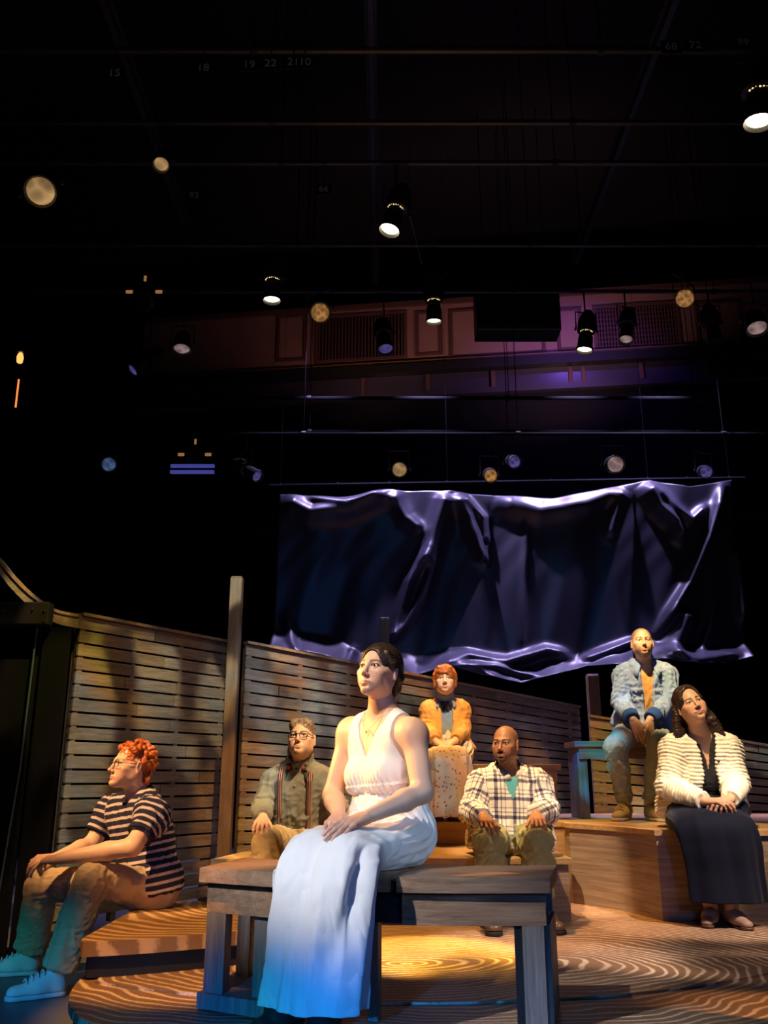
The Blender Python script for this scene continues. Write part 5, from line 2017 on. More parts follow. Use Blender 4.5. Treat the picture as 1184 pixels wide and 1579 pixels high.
J = dict(head=at(584, 1036, 3.53), neck=at(588, 1098, 3.565), hip=at(600, 1290, 3.55),
         shR=at(541, 1128, 3.70), shL=at(637, 1130, 3.44), elR=at(513, 1226, 3.64), elL=at(651, 1222, 3.35),
         wrR=at(523, 1258, 3.39), wrL=at(567, 1259, 3.24), hipyaw=math.radians(-34), hipw=0.082)
hs = V3(math.cos(math.radians(-34)), math.sin(math.radians(-34)), 0)
fw = V3(-0.55, -0.835, 0)
J['knR'] = J['hip'] - hs * 0.085 + fw * 0.41 + V3(0, 0, -0.035)
J['knL'] = J['hip'] + hs * 0.085 + fw * 0.41 + V3(0, 0, -0.035)
J['anR'] = V3(*(J['knR'] + fw * 0.05)[:2], ZD + 0.08)
J['anL'] = V3(*(J['knL'] + fw * 0.03 - hs * 0.03)[:2], ZD + 0.08)
W1 = Person('dark-haired woman in a long white V-neck dress seated on the front bench, hands folded', V3(J['hip'][0], J['hip'][1], ZB),
            J, dict(chest=0.122, waist=0.112, hip=0.094, arm=0.0475, elb=0.038, wri=0.0245, thigh=0.052, knee=0.032, ank=0.036, bust=0.060, neck=0.047, fem=1, flat=0.74))
W1.clampers.append((over_bench, ZB + 0.02))
SK1 = (0.66, 0.43, 0.33)
W1.head(face_matrix(-33, 11, -2), dict(s=0.95, fem=1.0, skin=SK1, lips=1.2, neck=0.047, brow=0.0056, lash=1.0, browcol=(0.10, 0.05, 0.03), iris=(0.10, 0.10, 0.08), lip=(0.50, 0.18, 0.17), gaze=(0, 8), nose=1.0, full=0.0, jaw=0.94, eye_open=1.15))
V, Q = W1.body(0.0045)
W1.add_skin(V, Q, SK1)
dl = nz(at(505, 1284, 3.13) - J['wrL'])
W1.hand('L', dl, V3(-0.25, 0.15, -1.0), curl=(0.20, 0.2, 0.2, 0.22), size=0.97, thumb=(0.5, 0.15), spread=0.06)
dr = nz(at(505, 1286, 3.20) - J['wrR'])
W1.hand('R', dr, V3(0.25, 0.5, -1.0), curl=(0.25, 0.25, 0.25, 0.25), size=0.97, thumb=(0.5, 0.3), spread=0.05)
W1.finish()

# bodice : trunk shell cut to a V neckline, straps over the shoulders
u, w, f, T = W1.u, W1.w, W1.f, W1.T
H, N = J['hip'], J['neck']
lo, hi = W1.bounds(['neck', 'shL', 'shR', 'hip'], 0.2)
F = Field(lo, hi, 0.0042)
W1.torso(F, 0.008, low=False)
W1.traps(F, 0.006)
zv = float((N - u * 0.175 - H) @ u)
X = F.ax[0][:, None, None]; Y = F.ax[1][None, :, None]; Z = F.ax[2][None, None, :]
pu = (X - H[0]) * u[0] + (Y - H[1]) * u[1] + (Z - H[2]) * u[2]
pw = (X - H[0]) * w[0] + (Y - H[1]) * w[1] + (Z - H[2]) * w[2]
pf = (X - H[0]) * f[0] + (Y - H[1]) * f[1] + (Z - H[2]) * f[2]
aw = np.abs(pw)
lim = np.where(pf > -0.01, zv + aw * 1.75 - np.clip(aw - 0.121, 0, 1) * 5.0, zv - 0.01)
lim = np.minimum(lim, T - 0.045 - np.clip(aw - 0.1, 0, 1) * 3.0)
lim = np.where((np.abs(aw - 0.098) < 0.0235), 9.0, lim)
F.f = np.maximum(F.f, ((pu - lim) * 0.55).astype(np.float32))
F.cut(H + u * 0.155, -u)
V, Q = F.mesh()
V = relax(V, Q, 2, 0.45)
Nn = vnormals(V, Q)
pu_, pw_, pf_ = (V - H) @ u, (V - H) @ w, (V - H) @ f
under = np.exp(-((pu_ - (T - 0.285)) / 0.04) ** 2) * (pf_ > 0.03)
mid = np.exp(-((pu_ - (T - 0.345)) / 0.05) ** 2) * (pf_ > 0.0)
d = under * 0.0032 * np.sin(pw_ * 330 + 2 * np.sin(pu_ * 25)) + mid * 0.0026 * np.sin(pw_ * 520)
d += 0.0022 * np.exp(-((pu_ - (T - 0.302 + 0.4 * np.abs(np.abs(pw_) - 0.07))) / 0.006) ** 2) * (pf_ > 0.0)
d += 0.0045 * (np.abs(pu_ - 0.178) < 0.013)
V = V + Nn * d[:, None]
bod = W1.part('bodice', V, Q, M_white)

zax = V3(0, 0, 1)
Kc = (J['knR'] + J['knL']) / 2
Hc = J['hip']
sec = [
    (Hc + u * 0.185, w, f, 0.128, 0.102, 0.100),
    (Hc + u * 0.11, nz(w + hs), nz(f + fw), 0.158, 0.122, 0.128),
    (Hc + u * 0.035 + fw * 0.015, hs, nz(fw + zax * 0.55), 0.192, 0.120, 0.185),
    (Hc + fw * 0.12 + zax * 0.005, hs, nz(zax + fw * 0.35), 0.198, 0.085, 0.15),
    (Hc + fw * 0.27 - zax * 0.012, hs, nz(zax + fw * 0.10), 0.190, 0.072, 0.105),
    (Kc - fw * 0.035 + hs * 0.018 + zax * 0.004, hs, nz(zax + fw * 0.55), 0.200, 0.080, 0.100),
    (Kc + fw * 0.022 + hs * 0.028 - zax * 0.06, hs, nz(fw + zax * 0.25), 0.206, 0.090, 0.085),
    (Kc + fw * 0.04 + hs * 0.028 - zax * 0.18, hs, fw, 0.196, 0.098, 0.095),
    (Kc + fw * 0.055 + hs * 0.024 - zax * 0.31, hs, fw, 0.186, 0.105, 0.110),
    (Kc + fw * 0.07 + hs * 0.024 - zax * 0.445, hs, fw, 0.182, 0.130, 0.128),
]


def folds1(t, ph):
    g = max(0.0, 1 - t / 0.42)
    hang = min(max((t - 0.55) / 0.25, 0), 1)
    side = 0.35 + 0.65 * np.clip(np.cos(ph), 0, 1)     # gathers fan over the near hip
    sh = lambda x: 1 - 2 * np.abs(np.sin(x))          # sharp pleat valleys
    k = g * 0.085 * side * sh(ph * 10.5 + 0.8 * np.sin(ph * 3) + 1.2 * t)
    k = k + (0.25 + g) * 0.010 * np.sin(ph * 13 + 5 * t + 1.0)
    k = k + hang * (0.065 * np.sin(ph * 6 + 0.6 + 1.2 * math.sin(t * 5)) + 0.045 * sh(ph * 5.5 + 2.0 + 0.5 * t))
    mid = max(0, 1 - abs(t - 0.62) / 0.30)
    k = k - mid * 0.30 * np.exp(-((ph - 1.72) / 0.24) ** 2) + mid * 0.09 * np.exp(-((ph - 1.10) / 0.25) ** 2)
    # the loose cloth hangs in a deep swag off the near knee, ending in a point
    w1_ = max(0, 1 - abs(t - 0.70) / 0.17)
    k = k + w1_ * 0.16 * np.exp(-((ph - 0.95) / 0.16) ** 2) - w1_ * 0.20 * np.exp(-((ph - 0.62) / 0.16) ** 2)
    for c0, a0 in ((0.44, 0.05), (0.50, 0.06), (0.56, 0.055), (0.63, 0.05)):
        k = k + a0 * np.exp(-((t - c0 - 0.05 * (ph - 0.6)) / 0.016) ** 2) * np.exp(-((ph - 0.55) / 0.5) ** 2)
    return k


V, Q, A = skirt_loft(W1, sec, 200, 150, folds1)
Nn = vnormals(V, Q)
Wv = np.stack([V @ hs * 1.0, V @ fw * 0.45, V[:, 2] * 0.30], 1)
cr = ridged(Wv, 9.0, 5) * 0.5 + noise3(Wv, 21, 9) * 0.5
V = V + Nn * (cr * 0.005)[:, None]
tt = A['pat'][:, 0]
q = V[:, :2] - L0[:2]
tq = q @ _ch / _len
dq = q @ _bk + 0.115 * np.sin(math.pi * np.clip(tq, 0, 1)) + 0.014
low = (tt > 0.56) & (dq > 0) & (V[:, 2] < ZB + 0.01)
V[low, :2] -= dq[low, None] * _bk
knee = low & (tt < 0.63)
V[knee, 2] = np.maximum(V[knee, 2], ZB + 0.004)
hi_ = over_bench(V) & (V[:, 2] < ZB + 0.0015) & ~low
V[hi_, 2] = ZB + 0.002
V[:, 2] = np.maximum(V[:, 2], ZD + 0.045)
W1.part('skirt', V, Q, M_white, A)

# hair drawn back to a low knot
def hb(F):
    hair_cap(F, 0.0085, -0.075, (0, 0.118, -0.022), (0.068, 0.080, 0.118), -0.045)
    F.cap((0, -0.098, -0.045), (0, -0.085, -0.105), 0.036, 0.022, 0.02)
    F.ell((0, -0.105, -0.035), (0.046, 0.036, 0.045), 0.02)
    for sx in (-1, 1):
        F.cap((sx * 0.058, 0.040, 0.070), (sx * 0.076, 0.010, 0.020), 0.010, 0.012, 0.012)
        F.cap((sx * 0.077, 0.010, 0.030), (sx * 0.070, -0.06, -0.01), 0.014, 0.02, 0.012)
        F.ell((sx * 0.081, -0.014, -0.008), (0.02, 0.020, 0.026), 0.004, op='sub')
    F.cut((0, 0.02, 0.03), (0, 1, -0.0), k=0.0) if False else None
V, Q = hair_mesh(W1, hb, amp=0.0024, freq=(40, 15, 40), seed=4)
W1.part('hair', V, Q, M_hair_dark)
# fine necklace with a small drop pendant
M_chain = mat_plain('fine_gold_chain', (0.55, 0.38, 0.18), 0.3, 0.6, 0.8)
mb = MB()
pts = []
for a in np.linspace(-1, 1, 13):
    pts.append(N + u * (0.012 - 0.082 * (1 - a * a)) + w * (0.062 * a) + f * (0.030 + 0.055 * (1 - a * a)))
ch = MB().tube(pts, 0.0011, 5)
nk = W1.mbpart('necklace', ch, M_chain)
pd = pts[6] + f * 0.003
W1.mbpart('pendant', MB().lathe([(0, 0.001), (0.006, 0.004), (0.012, 0.0015)], tuple(pd), tuple(pd - u * 0.02), 8), M_chain, nk)
# ring on the upper hand
# flat dark shoes peeping from the hem
M_shoe_blk = mat_plain('dark_leather', (0.03, 0.03, 0.035), 0.4, 0.4)
for S in 'LR':
    W1.shoe(S, W1.J['an' + S] + fw * 0.3 + hs * (0.05 if S == 'L' else -0.05), ZD, M_shoe_blk, M_black, length=0.235, width=0.038, sole=0.012, height=0.05, ankle=False, slim=0.85)


# ---------------------------------------------------------------- 2. red-haired man in the striped tee, left step
def mat_stripes(name, dark, pale, period, duty=0.34):
    t = NT(name)
    sp = t.n('SeparateXYZ'); t.L.new(t.attr('pat').outputs['Vector'], sp.inputs[0])
    co = t.n('TexCoord').outputs['Object']
    a = t.math('MODULO', t.math('ADD', sp.outputs[0], 10.0), period)
    k = t.smooth(t.math('ABSOLUTE', t.math('SUBTRACT', a, period / 2)), period * duty / 2 + 0.0012, period * duty / 2 - 0.0012)
    n1 = t.n('TexNoise', Vector=co, Scale=300.0, Detail=2.0).outputs[0]
    c = t.mix(k, dark, pale)
    c = t.mix(t.math('MULTIPLY', n1, 0.3), c, (0.05, 0.05, 0.07))
    return t.done(c, 0.9, 0.1)


M_tee = mat_stripes('navy_striped_jersey', (0.018, 0.018, 0.045), (0.62, 0.50, 0.50), 0.037, 0.36)
M_khaki = mat_cloth('tan_chino', (0.50, 0.36, 0.22), 0.25, 0.9)
M_red = mat_hair('copper_red_hair', (0.30, 0.055, 0.012), (0.62, 0.16, 0.035))
M_shoe_wht = mat_cloth('pale_canvas', (0.62, 0.64, 0.62), 0.15, 0.8)
M_rubber = mat_plain('pale_rubber', (0.55, 0.58, 0.60), 0.6, 0.3)
M_lace = mat_plain('white_lace', (0.75, 0.75, 0.75), 0.8, 0.2)
J = dict(head=at(201, 1182, 4.80), neck=at(214, 1232, 4.86), hip=at(226, 1362, 4.86),
         shL=at(236, 1256, 4.64), shR=at(171, 1252, 5.04), elL=at(204, 1306, 4.50), elR=at(141, 1302, 4.98),
         wrL=at(92, 1324, 4.52), wrR=at(86, 1323, 4.78), hipyaw=math.radians(-55), hipw=0.09)
J['knL'] = at(140, 1358, 4.50); J['knR'] = at(64, 1366, 4.90)
J['anL'] = at(88, 1500, 4.53); J['anR'] = at(46, 1478, 4.98)
J['anL'][2] = 0.10; J['anR'][2] = 0.10
M1 = Person('man with curly red hair in a navy striped tee, seated on the curved step', V3(J['hip'][0], J['hip'][1], ZS), J,
            dict(chest=0.152, waist=0.150, hip=0.120, arm=0.052, elb=0.043, wri=0.028, thigh=0.088, knee=0.062, ank=0.042, flat=0.78))
M1.clampers.append((lambda V: (V[:, 0] > -1.24) & (V[:, 1] > 3.8), ZS + 0.0015))
SKM1 = (0.78, 0.48, 0.34)
M1.head(face_matrix(-50, 9, 0), dict(s=1.0, skin=SKM1, haircol=(0.30, 0.08, 0.02), browcol=(0.30, 0.10, 0.04), browa=0.6, nose=1.15, full=0.6, jaw=1.02, lips=1.0, gaze=(0, 8), lash=0.5))
V, Q = M1.body(0.006)
M1.add_skin(V, Q, SKM1)
cl = nz(at(58, 1326, 4.66) - J['wrL'])
M1.hand('L', nz(V3(-0.75, 0.35, -0.1)), V3(-0.25, 0.45, -0.85), curl=(0.55, 0.6, 0.65, 0.7), size=1.0)
M1.hand('R', nz(V3(-0.55, -0.65, -0.05)), V3(-0.5, 0.0, -0.85), curl=(0.65, 0.7, 0.75, 0.8), size=1.0)
M1.finish()
V, Q, A = M1.top(e=0.020, sleeve=0.66, es=(0.020, 0.030), sl_to='el', hem=-0.05, neckcut=(0.064, 0.012), folds=0.0055, seed=12, wide_hem=0.012, h=0.005)
tee = M1.part('tee_shirt', V, Q, M_tee, A)
M_navy = mat_cloth('navy_rib', (0.02, 0.02, 0.05), 0.2)
ax = nz(J['head'] - J['neck'])
nk = J['neck'] + M1.f * 0.012
mb = MB()
pp = []
for a in np.linspace(0, 2 * math.pi, 25):
    pp.append(nk + ax * 0.012 + (M1.f * math.cos(a) + M1.w * math.sin(a)) * 0.070 - ax * 0.022 * math.cos(a))
mb.tube(pp, 0.0065, 7)
M1.mbpart('neck_rib', mb, M_navy, tee)
V, Q, A = M1.trousers(e=(0.014, 0.018), hem=0.93, folds=0.006, seed=4, flare=0.022)
M1.part('trousers', V, Q, M_khaki, A)


def hb(F):
    r = np.random.default_rng(5)
    F.ell((0, -0.024, 0.040), (0.078, 0.100, 0.088), 0.0)
    F.cap((0, -0.065, 0.0), (0, -0.082, -0.075), 0.060, 0.035, 0.03)
    for i in range(150):
        th = r.uniform(0, 2 * math.pi); zc = r.uniform(-0.35, 1.0)
        d = V3(math.sqrt(1 - zc * zc) * math.cos(th), math.sqrt(1 - zc * zc) * math.sin(th), zc)
        if d[1] > 0.55 and d[2] < 0.52:
            continue
        if abs(d[0]) > 0.6 and d[1] > 0.1 and d[2] < 0.15:
            continue
        p = V3(0, -0.022, 0.038) + d * V3(0.083, 0.104, 0.093)
        F.ell(p, V3(1, 1, 1) * r.uniform(0.011, 0.019), 0.004)
    for i in range(34):
        a = r.uniform(-1.25, 1.25)
        p = V3(0.072 * math.sin(a), -0.045 - 0.055 * math.cos(a), r.uniform(-0.115, -0.01))
        F.ell(p, V3(1, 1, 1) * r.uniform(0.010, 0.017), 0.004)
    F.ell((0, 0.118, -0.040), (0.070, 0.074, 0.112), 0.004, op='sub')
    for sx in (-1, 1):
        F.ell((sx * 0.083, -0.012, -0.012), (0.024, 0.024, 0.026), 0.004, op='sub')


V, Q = hair_mesh(M1, hb, amp=0.0048, freq=(190, 190, 190), seed=6)
M1.part('hair', V, Q, M_red)
# glasses
M_frame = mat_plain('dark_glasses_frame', (0.03, 0.025, 0.02), 0.3, 0.5)
M_glass = NT('spectacle_lens')
M_glass.b.inputs['Transmission Weight'].default_value = 1.0
M_glass.b.inputs['IOR'].default_value = 1.02
M_glass = M_glass.done((1, 1, 1), 0.02, 0.4)


def glasses(P, mat, w=0.024, hgt=0.018, rad=0.0020, y=0.094, z=0.001, name='glasses', square=3.0):
    s_ = P.o.get('s', 1.0)
    tr = lambda p: P.C + (np.asarray(p, float) * s_) @ P.M.T
    mb = MB()
    for sx in (-1, 1):
        pts = []
        for a in np.linspace(0, 2 * math.pi, 25):
            c, sn = math.cos(a), math.sin(a)
            r = (abs(c) ** square + abs(sn) ** square) ** (-1 / square)
            pts.append(tr((sx * 0.033 + w * c * r, y - 0.10 * abs(w * c * r + 0.01 * 0) * (1 if c * sx > 0 else 0.2), z + hgt * sn * r)))
        mb.tube(pts, rad, 6, False)
        mb.tube([tr((sx * (0.033 + w), y - 0.004, z + 0.006)), tr((sx * 0.074, 0.05, z + 0.008)), tr((sx * 0.078, -0.008, z + 0.010))], rad, 6)
    mb.tube([tr((-0.0095, y + 0.001, z + 0.004)), tr((0, y + 0.006, z + 0.006)), tr((0.0095, y + 0.001, z + 0.004))], rad, 6)
    g = P.mbpart(name, mb, mat)
    return g


glasses(M1, M_frame, rad=0.0014)
for S, dd in (('L', V3(-0.80, -0.42, 0)), ('R', V3(-0.88, -0.22, 0))):
    M1.shoe(S, J['an' + S] + dd, 0.0, M_shoe_wht, M_rubber, 'sneaker', length=0.285, lace_mat=M_lace, ankle=True)


# ---------------------------------------------------------------- 3. bow-tie man on the lower tier
M_olive = mat_cloth('grey_green_shirt', (0.20, 0.20, 0.165), 0.25, 0.8)
M_tan = mat_cloth('ochre_trousers', (0.42, 0.30, 0.15), 0.3, 0.9)
M_greyhair = mat_hair('grey_brown_hair', (0.10, 0.065, 0.04), (0.32, 0.24, 0.17))
J = dict(head=at(465, 1141, 5.34), neck=at(461, 1182, 5.42), hip=at(458, 1297, 5.50),
         shR=at(422, 1205, 5.45), shL=at(497, 1203, 5.42), elR=at(404, 1246, 5.36), elL=at(520, 1243, 5.35),
         wrR=at(405, 1269, 5.18), wrL=at(512, 1272, 5.14), hipyaw=0.0, hipw=0.09)
J['knR'] = at(412, 1300, 5.08); J['knL'] = at(520, 1300, 5.08)
J['wrR'] = J['knR'] + V3(-0.04, 0.085, 0.125); J['wrL'] = J['knL'] + V3(0.02, 0.085, 0.122)
J['anR'] = V3(*at(415, 1380, 5.0)[:2], ZD + 0.10); J['anL'] = V3(*at(515, 1380, 5.0)[:2], ZD + 0.10)
M2 = Person('man in glasses, bow tie and braces over a grey-green shirt, seated behind the front bench', V3(J['hip'][0], J['hip'][1], Z2), J,
            dict(chest=0.145, waist=0.132, hip=0.115, arm=0.048, elb=0.040, wri=0.028, thigh=0.082, knee=0.060, ank=0.042))
tier2_test = lambda V: (V[:, 1] > 5.215)
M2.clampers.append((tier2_test, Z2 + 0.0015))
SKM2 = (0.74, 0.46, 0.32)
M2.head(face_matrix(-8, 17, 2), dict(s=0.97, skin=SKM2, haircol=(0.16, 0.11, 0.07), nose=1.2, lips=0.7, stubble=0.35, stubcol=(0.35, 0.28, 0.22), jaw=1.0, gaze=(0, 6)))
V, Q = M2.body(0.009)
M2.add_skin(V, Q, SKM2)
M2.hand('R', nz(V3(0.02, -0.95, -0.22)), V3(0.05, 0.2, -0.97), curl=(0.50, 0.52, 0.55, 0.60), spread=0.15)
M2.hand('L', nz(V3(0.0, -0.95, -0.22)), V3(-0.05, 0.2, -0.97), curl=(0.50, 0.52, 0.55, 0.60), spread=0.12)
M2.finish()
V, Q, A = M2.top(e=0.018, sleeve=0.93, es=(0.020, 0.016), hem=0.0, collar=0.16, neckcut=(0.058, 0.05), folds=0.006, seed=21)
shirt = M2.part('shirt', V, Q, M_olive, A)
collar_flaps(M2, mat_cloth('dark_collar_cloth', (0.06, 0.06, 0.055), 0.2), r=0.066, name='collar')
V, Q, A = M2.trousers(e=(0.016, 0.018), hem=0.95, folds=0.008, seed=8)
M2.part('trousers', V, Q, M_tan, A)
# buttons
M_button = mat_plain('pale_button', (0.55, 0.50, 0.42), 0.4, 0.4)


def surf(P, pu, pw, e):
    """point on the front of the trunk at height pu above the hip and offset pw to the figure's left"""
    z = P.z
    r = z['chest'] * 0.86 + e if pu > 0.42 * P.T else z['waist'] + e
    fl = z['flat'] + 0.08 if pu > 0.42 * P.T else 0.80
    a = max(abs(pw) - (0.04 if pu > 0.42 * P.T else 0.0), 0.0)
    return P.J['hip'] + P.u * pu + P.w * pw + P.f * (math.sqrt(max(r * r - a * a, 0.0)) * fl)


for i in range(6):
    p = surf(M2, M2.T * (0.80 - 0.125 * i), 0.0, 0.021)
    M2.mbpart('button', MB().lathe([(0, 0.0052), (0.003, 0.0052), (0.0035, 0.003)], tuple(p), tuple(p + M2.f), 8), M_button, shirt)


def strap(P, name, mat, pw0, pw1, wid=0.030, e=0.036, n=16, top=1.02, bot=0.02, th=0.003):
    rings = []
    for i in range(n + 1):
        t = i / n
        pu = P.T * (bot + (0.90 - bot) * t)
        pw = pw0 + (pw1 - pw0) * t
        c = surf(P, pu, pw, e)
        if t > 0.93:
            c = c
        rings.append((c, P.w, P.f))
    c_top = P.J['neck'] + P.w * pw1 * 1.0 - P.u * 0.005 + P.f * 0.03
    rings.append((c_top + P.u * 0.012, P.w, nz(P.f + P.u)))
    rings.append((P.J['neck'] + P.w * pw1 * 1.0 + P.u * 0.008 - P.f * 0.035, P.w, P.u))
    R = []
    for c, x, y in rings:
        R.append([c - x * wid / 2, c + x * wid / 2, c + x * wid / 2 + y * th, c - x * wid / 2 + y * th])
    V, F = loft(np.array(R))
    return P.part(name, V, F, mat)


t = NT('striped_braces')
_sp = t.n('SeparateXYZ'); t.L.new(t.n('TexCoord').outputs['Object'], _sp.inputs[0])
_k = t.smooth(t.math('SINE', t.math('MULTIPLY', _sp.outputs[0], 2 * math.pi / 0.011)), -0.2, 0.2)
M_brace = t.done(t.mix(_k, (0.05, 0.02, 0.02), (0.42, 0.22, 0.18)), 0.7, 0.2)
strap(M2, 'brace_strap', M_brace, 0.085, 0.088)
strap(M2, 'brace_strap', M_brace, -0.085, -0.088)
# bow tie
M_bow = mat_plain('dark_bow_tie', (0.035, 0.012, 0.014), 0.6, 0.3)
M_bowr = mat_plain('red_bow_spots', (0.50, 0.06, 0.05), 0.6, 0.3)
bc = J['neck'] + M2.f * 0.078 + M2.u * 0.008
F = Field(bc - 0.09, bc + 0.09, 0.0035)
for sg in (-1, 1):
    F.cap(bc + M2.w * sg * 0.008, bc + M2.w * sg * 0.048, 0.009, 0.024, 0.004, (M2.f, 0.45))
    F.ell(bc + M2.w * sg * 0.062, (0.012, 0.014, 0.014), 0.003, op='sub')
F.ell(bc, (0.011, 0.011, 0.012), 0.003)
V, Q = F.mesh()
bow = M2.part('bow_tie', V, Q, M_bow)
for sg in (-1, 1):
    p = bc + M2.w * sg * 0.044 + M2.f * 0.008
    M2.mbpart('spot', MB().lathe([(0, 0.010), (0.004, 0.0095), (0.006, 0.005)], tuple(p), tuple(p + M2.f), 10), M_bowr, bow)


def hb(F):
    F.ell((0, -0.021, 0.037), (0.0770, 0.100, 0.087), 0.0)
    for k in range(6):
        x = -0.040 + 0.016 * k
        F.cap((x, -0.01, 0.114), (x + 0.004, 0.030, 0.108), 0.013, 0.013, 0.016)
        F.cap((x + 0.004, 0.030, 0.108), (x + 0.010, 0.052, 0.098), 0.013, 0.008, 0.014)
    for sx in (-1, 1):
        F.ell((sx * 0.045, 0.005, 0.082), (0.034, 0.06, 0.034), 0.02)
    F.ell((0, 0.112, -0.022), (0.066, 0.078, 0.106), 0.004, op='sub')
    F.cut((0, 0.0, -0.012), (0, 0.66, -0.75), k=0.008)
    for sx in (-1, 1):
        F.ell((sx * 0.083, -0.010, -0.004), (0.026, 0.026, 0.036), 0.004, op='sub')


V, Q = hair_mesh(M2, hb, amp=0.003, freq=(80, 30, 60), seed=8)
M2.part('hair', V, Q, M_greyhair)
glasses(M2, M_frame, rad=0.0023)
M_brownshoe = mat_plain('brown_leather', (0.10, 0.05, 0.025), 0.4, 0.4)
for S in 'LR':
    M2.shoe(S, J['an' + S] + V3(0, -1, 0), ZD, M_brownshoe, M_black, length=0.28, ankle=False)

# ---------------------------------------------------------------- 4. woman in the mustard jacket
M_mustard = mat_cloth('mustard_jacket', (0.62, 0.33, 0.09), 0.2, 0.85)
M_chambray = mat_cloth('chambray_blue', (0.17, 0.26, 0.38), 0.2, 0.85)
M_auburn = mat_hair('auburn_hair', (0.22, 0.06, 0.015), (0.50, 0.17, 0.045))
t = NT('speckled_skirt')
_co = t.n('TexCoord').outputs['Object']
_v = t.n('TexVoronoi', Vector=_co, Scale=42.0)
_k = t.smooth(_v.outputs['Distance'], 0.34, 0.26)
_r = t.smooth(t.n('TexNoise', Vector=_co, Scale=30.0, Detail=1.0).outputs[0], 0.42, 0.50)
_c = t.mix(t.math('MULTIPLY', _k, _r), (0.66, 0.56, 0.42), (0.28, 0.15, 0.09))
M_speck = t.done(_c, 0.9, 0.1)
J = dict(head=at(686, 1050, 6.52), neck=at(686, 1083, 6.60), hip=at(690, 1163, 6.58),
         shR=at(661, 1095, 6.60), shL=at(710, 1094, 6.60), elR=at(655, 1126, 6.54), elL=at(713, 1122, 6.56),
         wrR=at(672, 1143, 6.34), wrL=at(702, 1142, 6.34), hipyaw=0.0, hipw=0.085)
J['knR'] = at(670, 1168, 6.16); J['knL'] = at(711, 1168, 6.16)
J['anR'] = V3(at(675, 1250, 6.25)[0], 6.27, Z3 + 0.085); J['anL'] = V3(at(697, 1250, 6.25)[0], 6.24, Z3 + 0.085)
W2 = Person('woman with short auburn hair in a mustard jacket and speckled skirt, seated at the back', V3(J['hip'][0], J['hip'][1], ZBW), J,
            dict(chest=0.120, waist=0.115, hip=0.105, arm=0.042, elb=0.036, wri=0.025, thigh=0.070, knee=0.050, ank=0.036, fem=1, bust=0.058, neck=0.046))
W2.clampers.append((lambda V: V[:, 1] > 6.41, ZBW + 0.0015))
SKW2 = (0.78, 0.50, 0.36)
W2.head(face_matrix(-4, 10, 0), dict(s=0.93, fem=1, skin=SKW2, haircol=(0.2, 0.07, 0.02), lips=0.9, smile=0.6, full=0.5, lip=(0.55, 0.18, 0.14)))
V, Q = W2.body(0.008)
W2.add_skin(V, Q, SKW2)
W2.hand('L', nz(V3(-0.75, -0.45, -0.35)), V3(-0.2, 0.25, -1), curl=(0.35, 0.35, 0.4, 0.4), size=0.92)
W2.hand('R', nz(V3(0.70, -0.5, -0.45)), V3(0.2, 0.25, -1), curl=(0.4, 0.4, 0.4, 0.4), size=0.92)
W2.finish()
V, Q, A = W2.top(e=0.008, sleeve=0.5, es=(0.004, 0.004), hem=0.03, collar=0.22, neckcut=(0.048, 0.045), folds=0.003, seed=31)
W2.part('blouse', V, Q, M_chambray, A)


def open_w2(F):
    u, w, f = W2.u, W2.w, W2.f
    b = J['neck'] + f * 0.13
    for k in range(7):
        t_ = k / 6
        c = J['neck'] - u * (0.02 + 0.42 * t_) + f * 0.135
        F.box(c, (0.040 + 0.012 * t_, 0.10, 0.045), 0.0, np.stack([w, f, u], 1), 0.01, 'sub')


V, Q, A = W2.top(e=0.022, sleeve=0.95, es=(0.020, 0.016), hem=0.03, collar=0.16, neckcut=(0.060, 0.03), folds=0.005, seed=33, open_front=open_w2, wide_hem=0)
W2.part('jacket', V, Q, M_mustard, A)
collar_flaps(W2, mat_cloth('pale_collar', (0.30, 0.36, 0.42), 0.2), r=0.060, name='blouse_collar', drop=0.06)
M_neckerchief = mat_cloth('dark_neck_bow', (0.03, 0.03, 0.05), 0.2)
bc = J['neck'] + W2.f * 0.088 - W2.u * 0.012
F = Field(bc - 0.09, bc + 0.09, 0.004)
for sg in (-1, 1):
    F.cap(bc, bc + W2.w * sg * 0.036 - W2.u * 0.012, 0.008, 0.017, 0.004, (W2.f, 0.5))
    F.cap(bc, bc + W2.w * sg * 0.016 - W2.u * 0.050, 0.007, 0.012, 0.004, (W2.f, 0.5))
V, Q = F.mesh()
W2.part('neck_bow', V, Q, M_neckerchief)
hs2, fw2 = V3(1, 0, 0), V3(0, -1, 0)
Kc = (J['knR'] + J['knL']) / 2
sec = [
    (J['hip'] + V3(0, 0, 0.16), W2.w, W2.f, 0.130, 0.105, 0.10),
    (J['hip'] + V3(0, -0.02, 0.06), hs2, nz(fw2 + zax * 0.4), 0.175, 0.120, 0.14),
    (J['hip'] + V3(0, -0.10, 0.01), hs2, nz(zax + fw2 * 0.4), 0.175, 0.095, 0.11),
    (J['hip'] * 0.45 + Kc * 0.55 + V3(0, 0, 0), hs2, nz(zax + fw2 * 0.1), 0.160, 0.078, 0.09),
    (Kc + V3(0, -0.005, 0.0), hs2, nz(zax + fw2 * 0.7), 0.150, 0.074, 0.09),
    (Kc + V3(0, -0.05, -0.09), hs2, fw2, 0.148, 0.066, 0.085),
    (Kc + V3(0, -0.045, -0.24), hs2, fw2, 0.158, 0.075, 0.08),
    (Kc + V3(0, -0.045, -0.375), hs2, fw2, 0.172, 0.095, 0.085),
]


def folds2(t, ph):
    hang = min(max((t - 0.5) / 0.2, 0), 1)
    return 0.03 * np.sin(ph * 17 + 3 * t) * (1 - hang * 0.5) + hang * 0.085 * np.sin(ph * 9 + 1.0) + hang * 0.03 * np.sin(ph * 16)


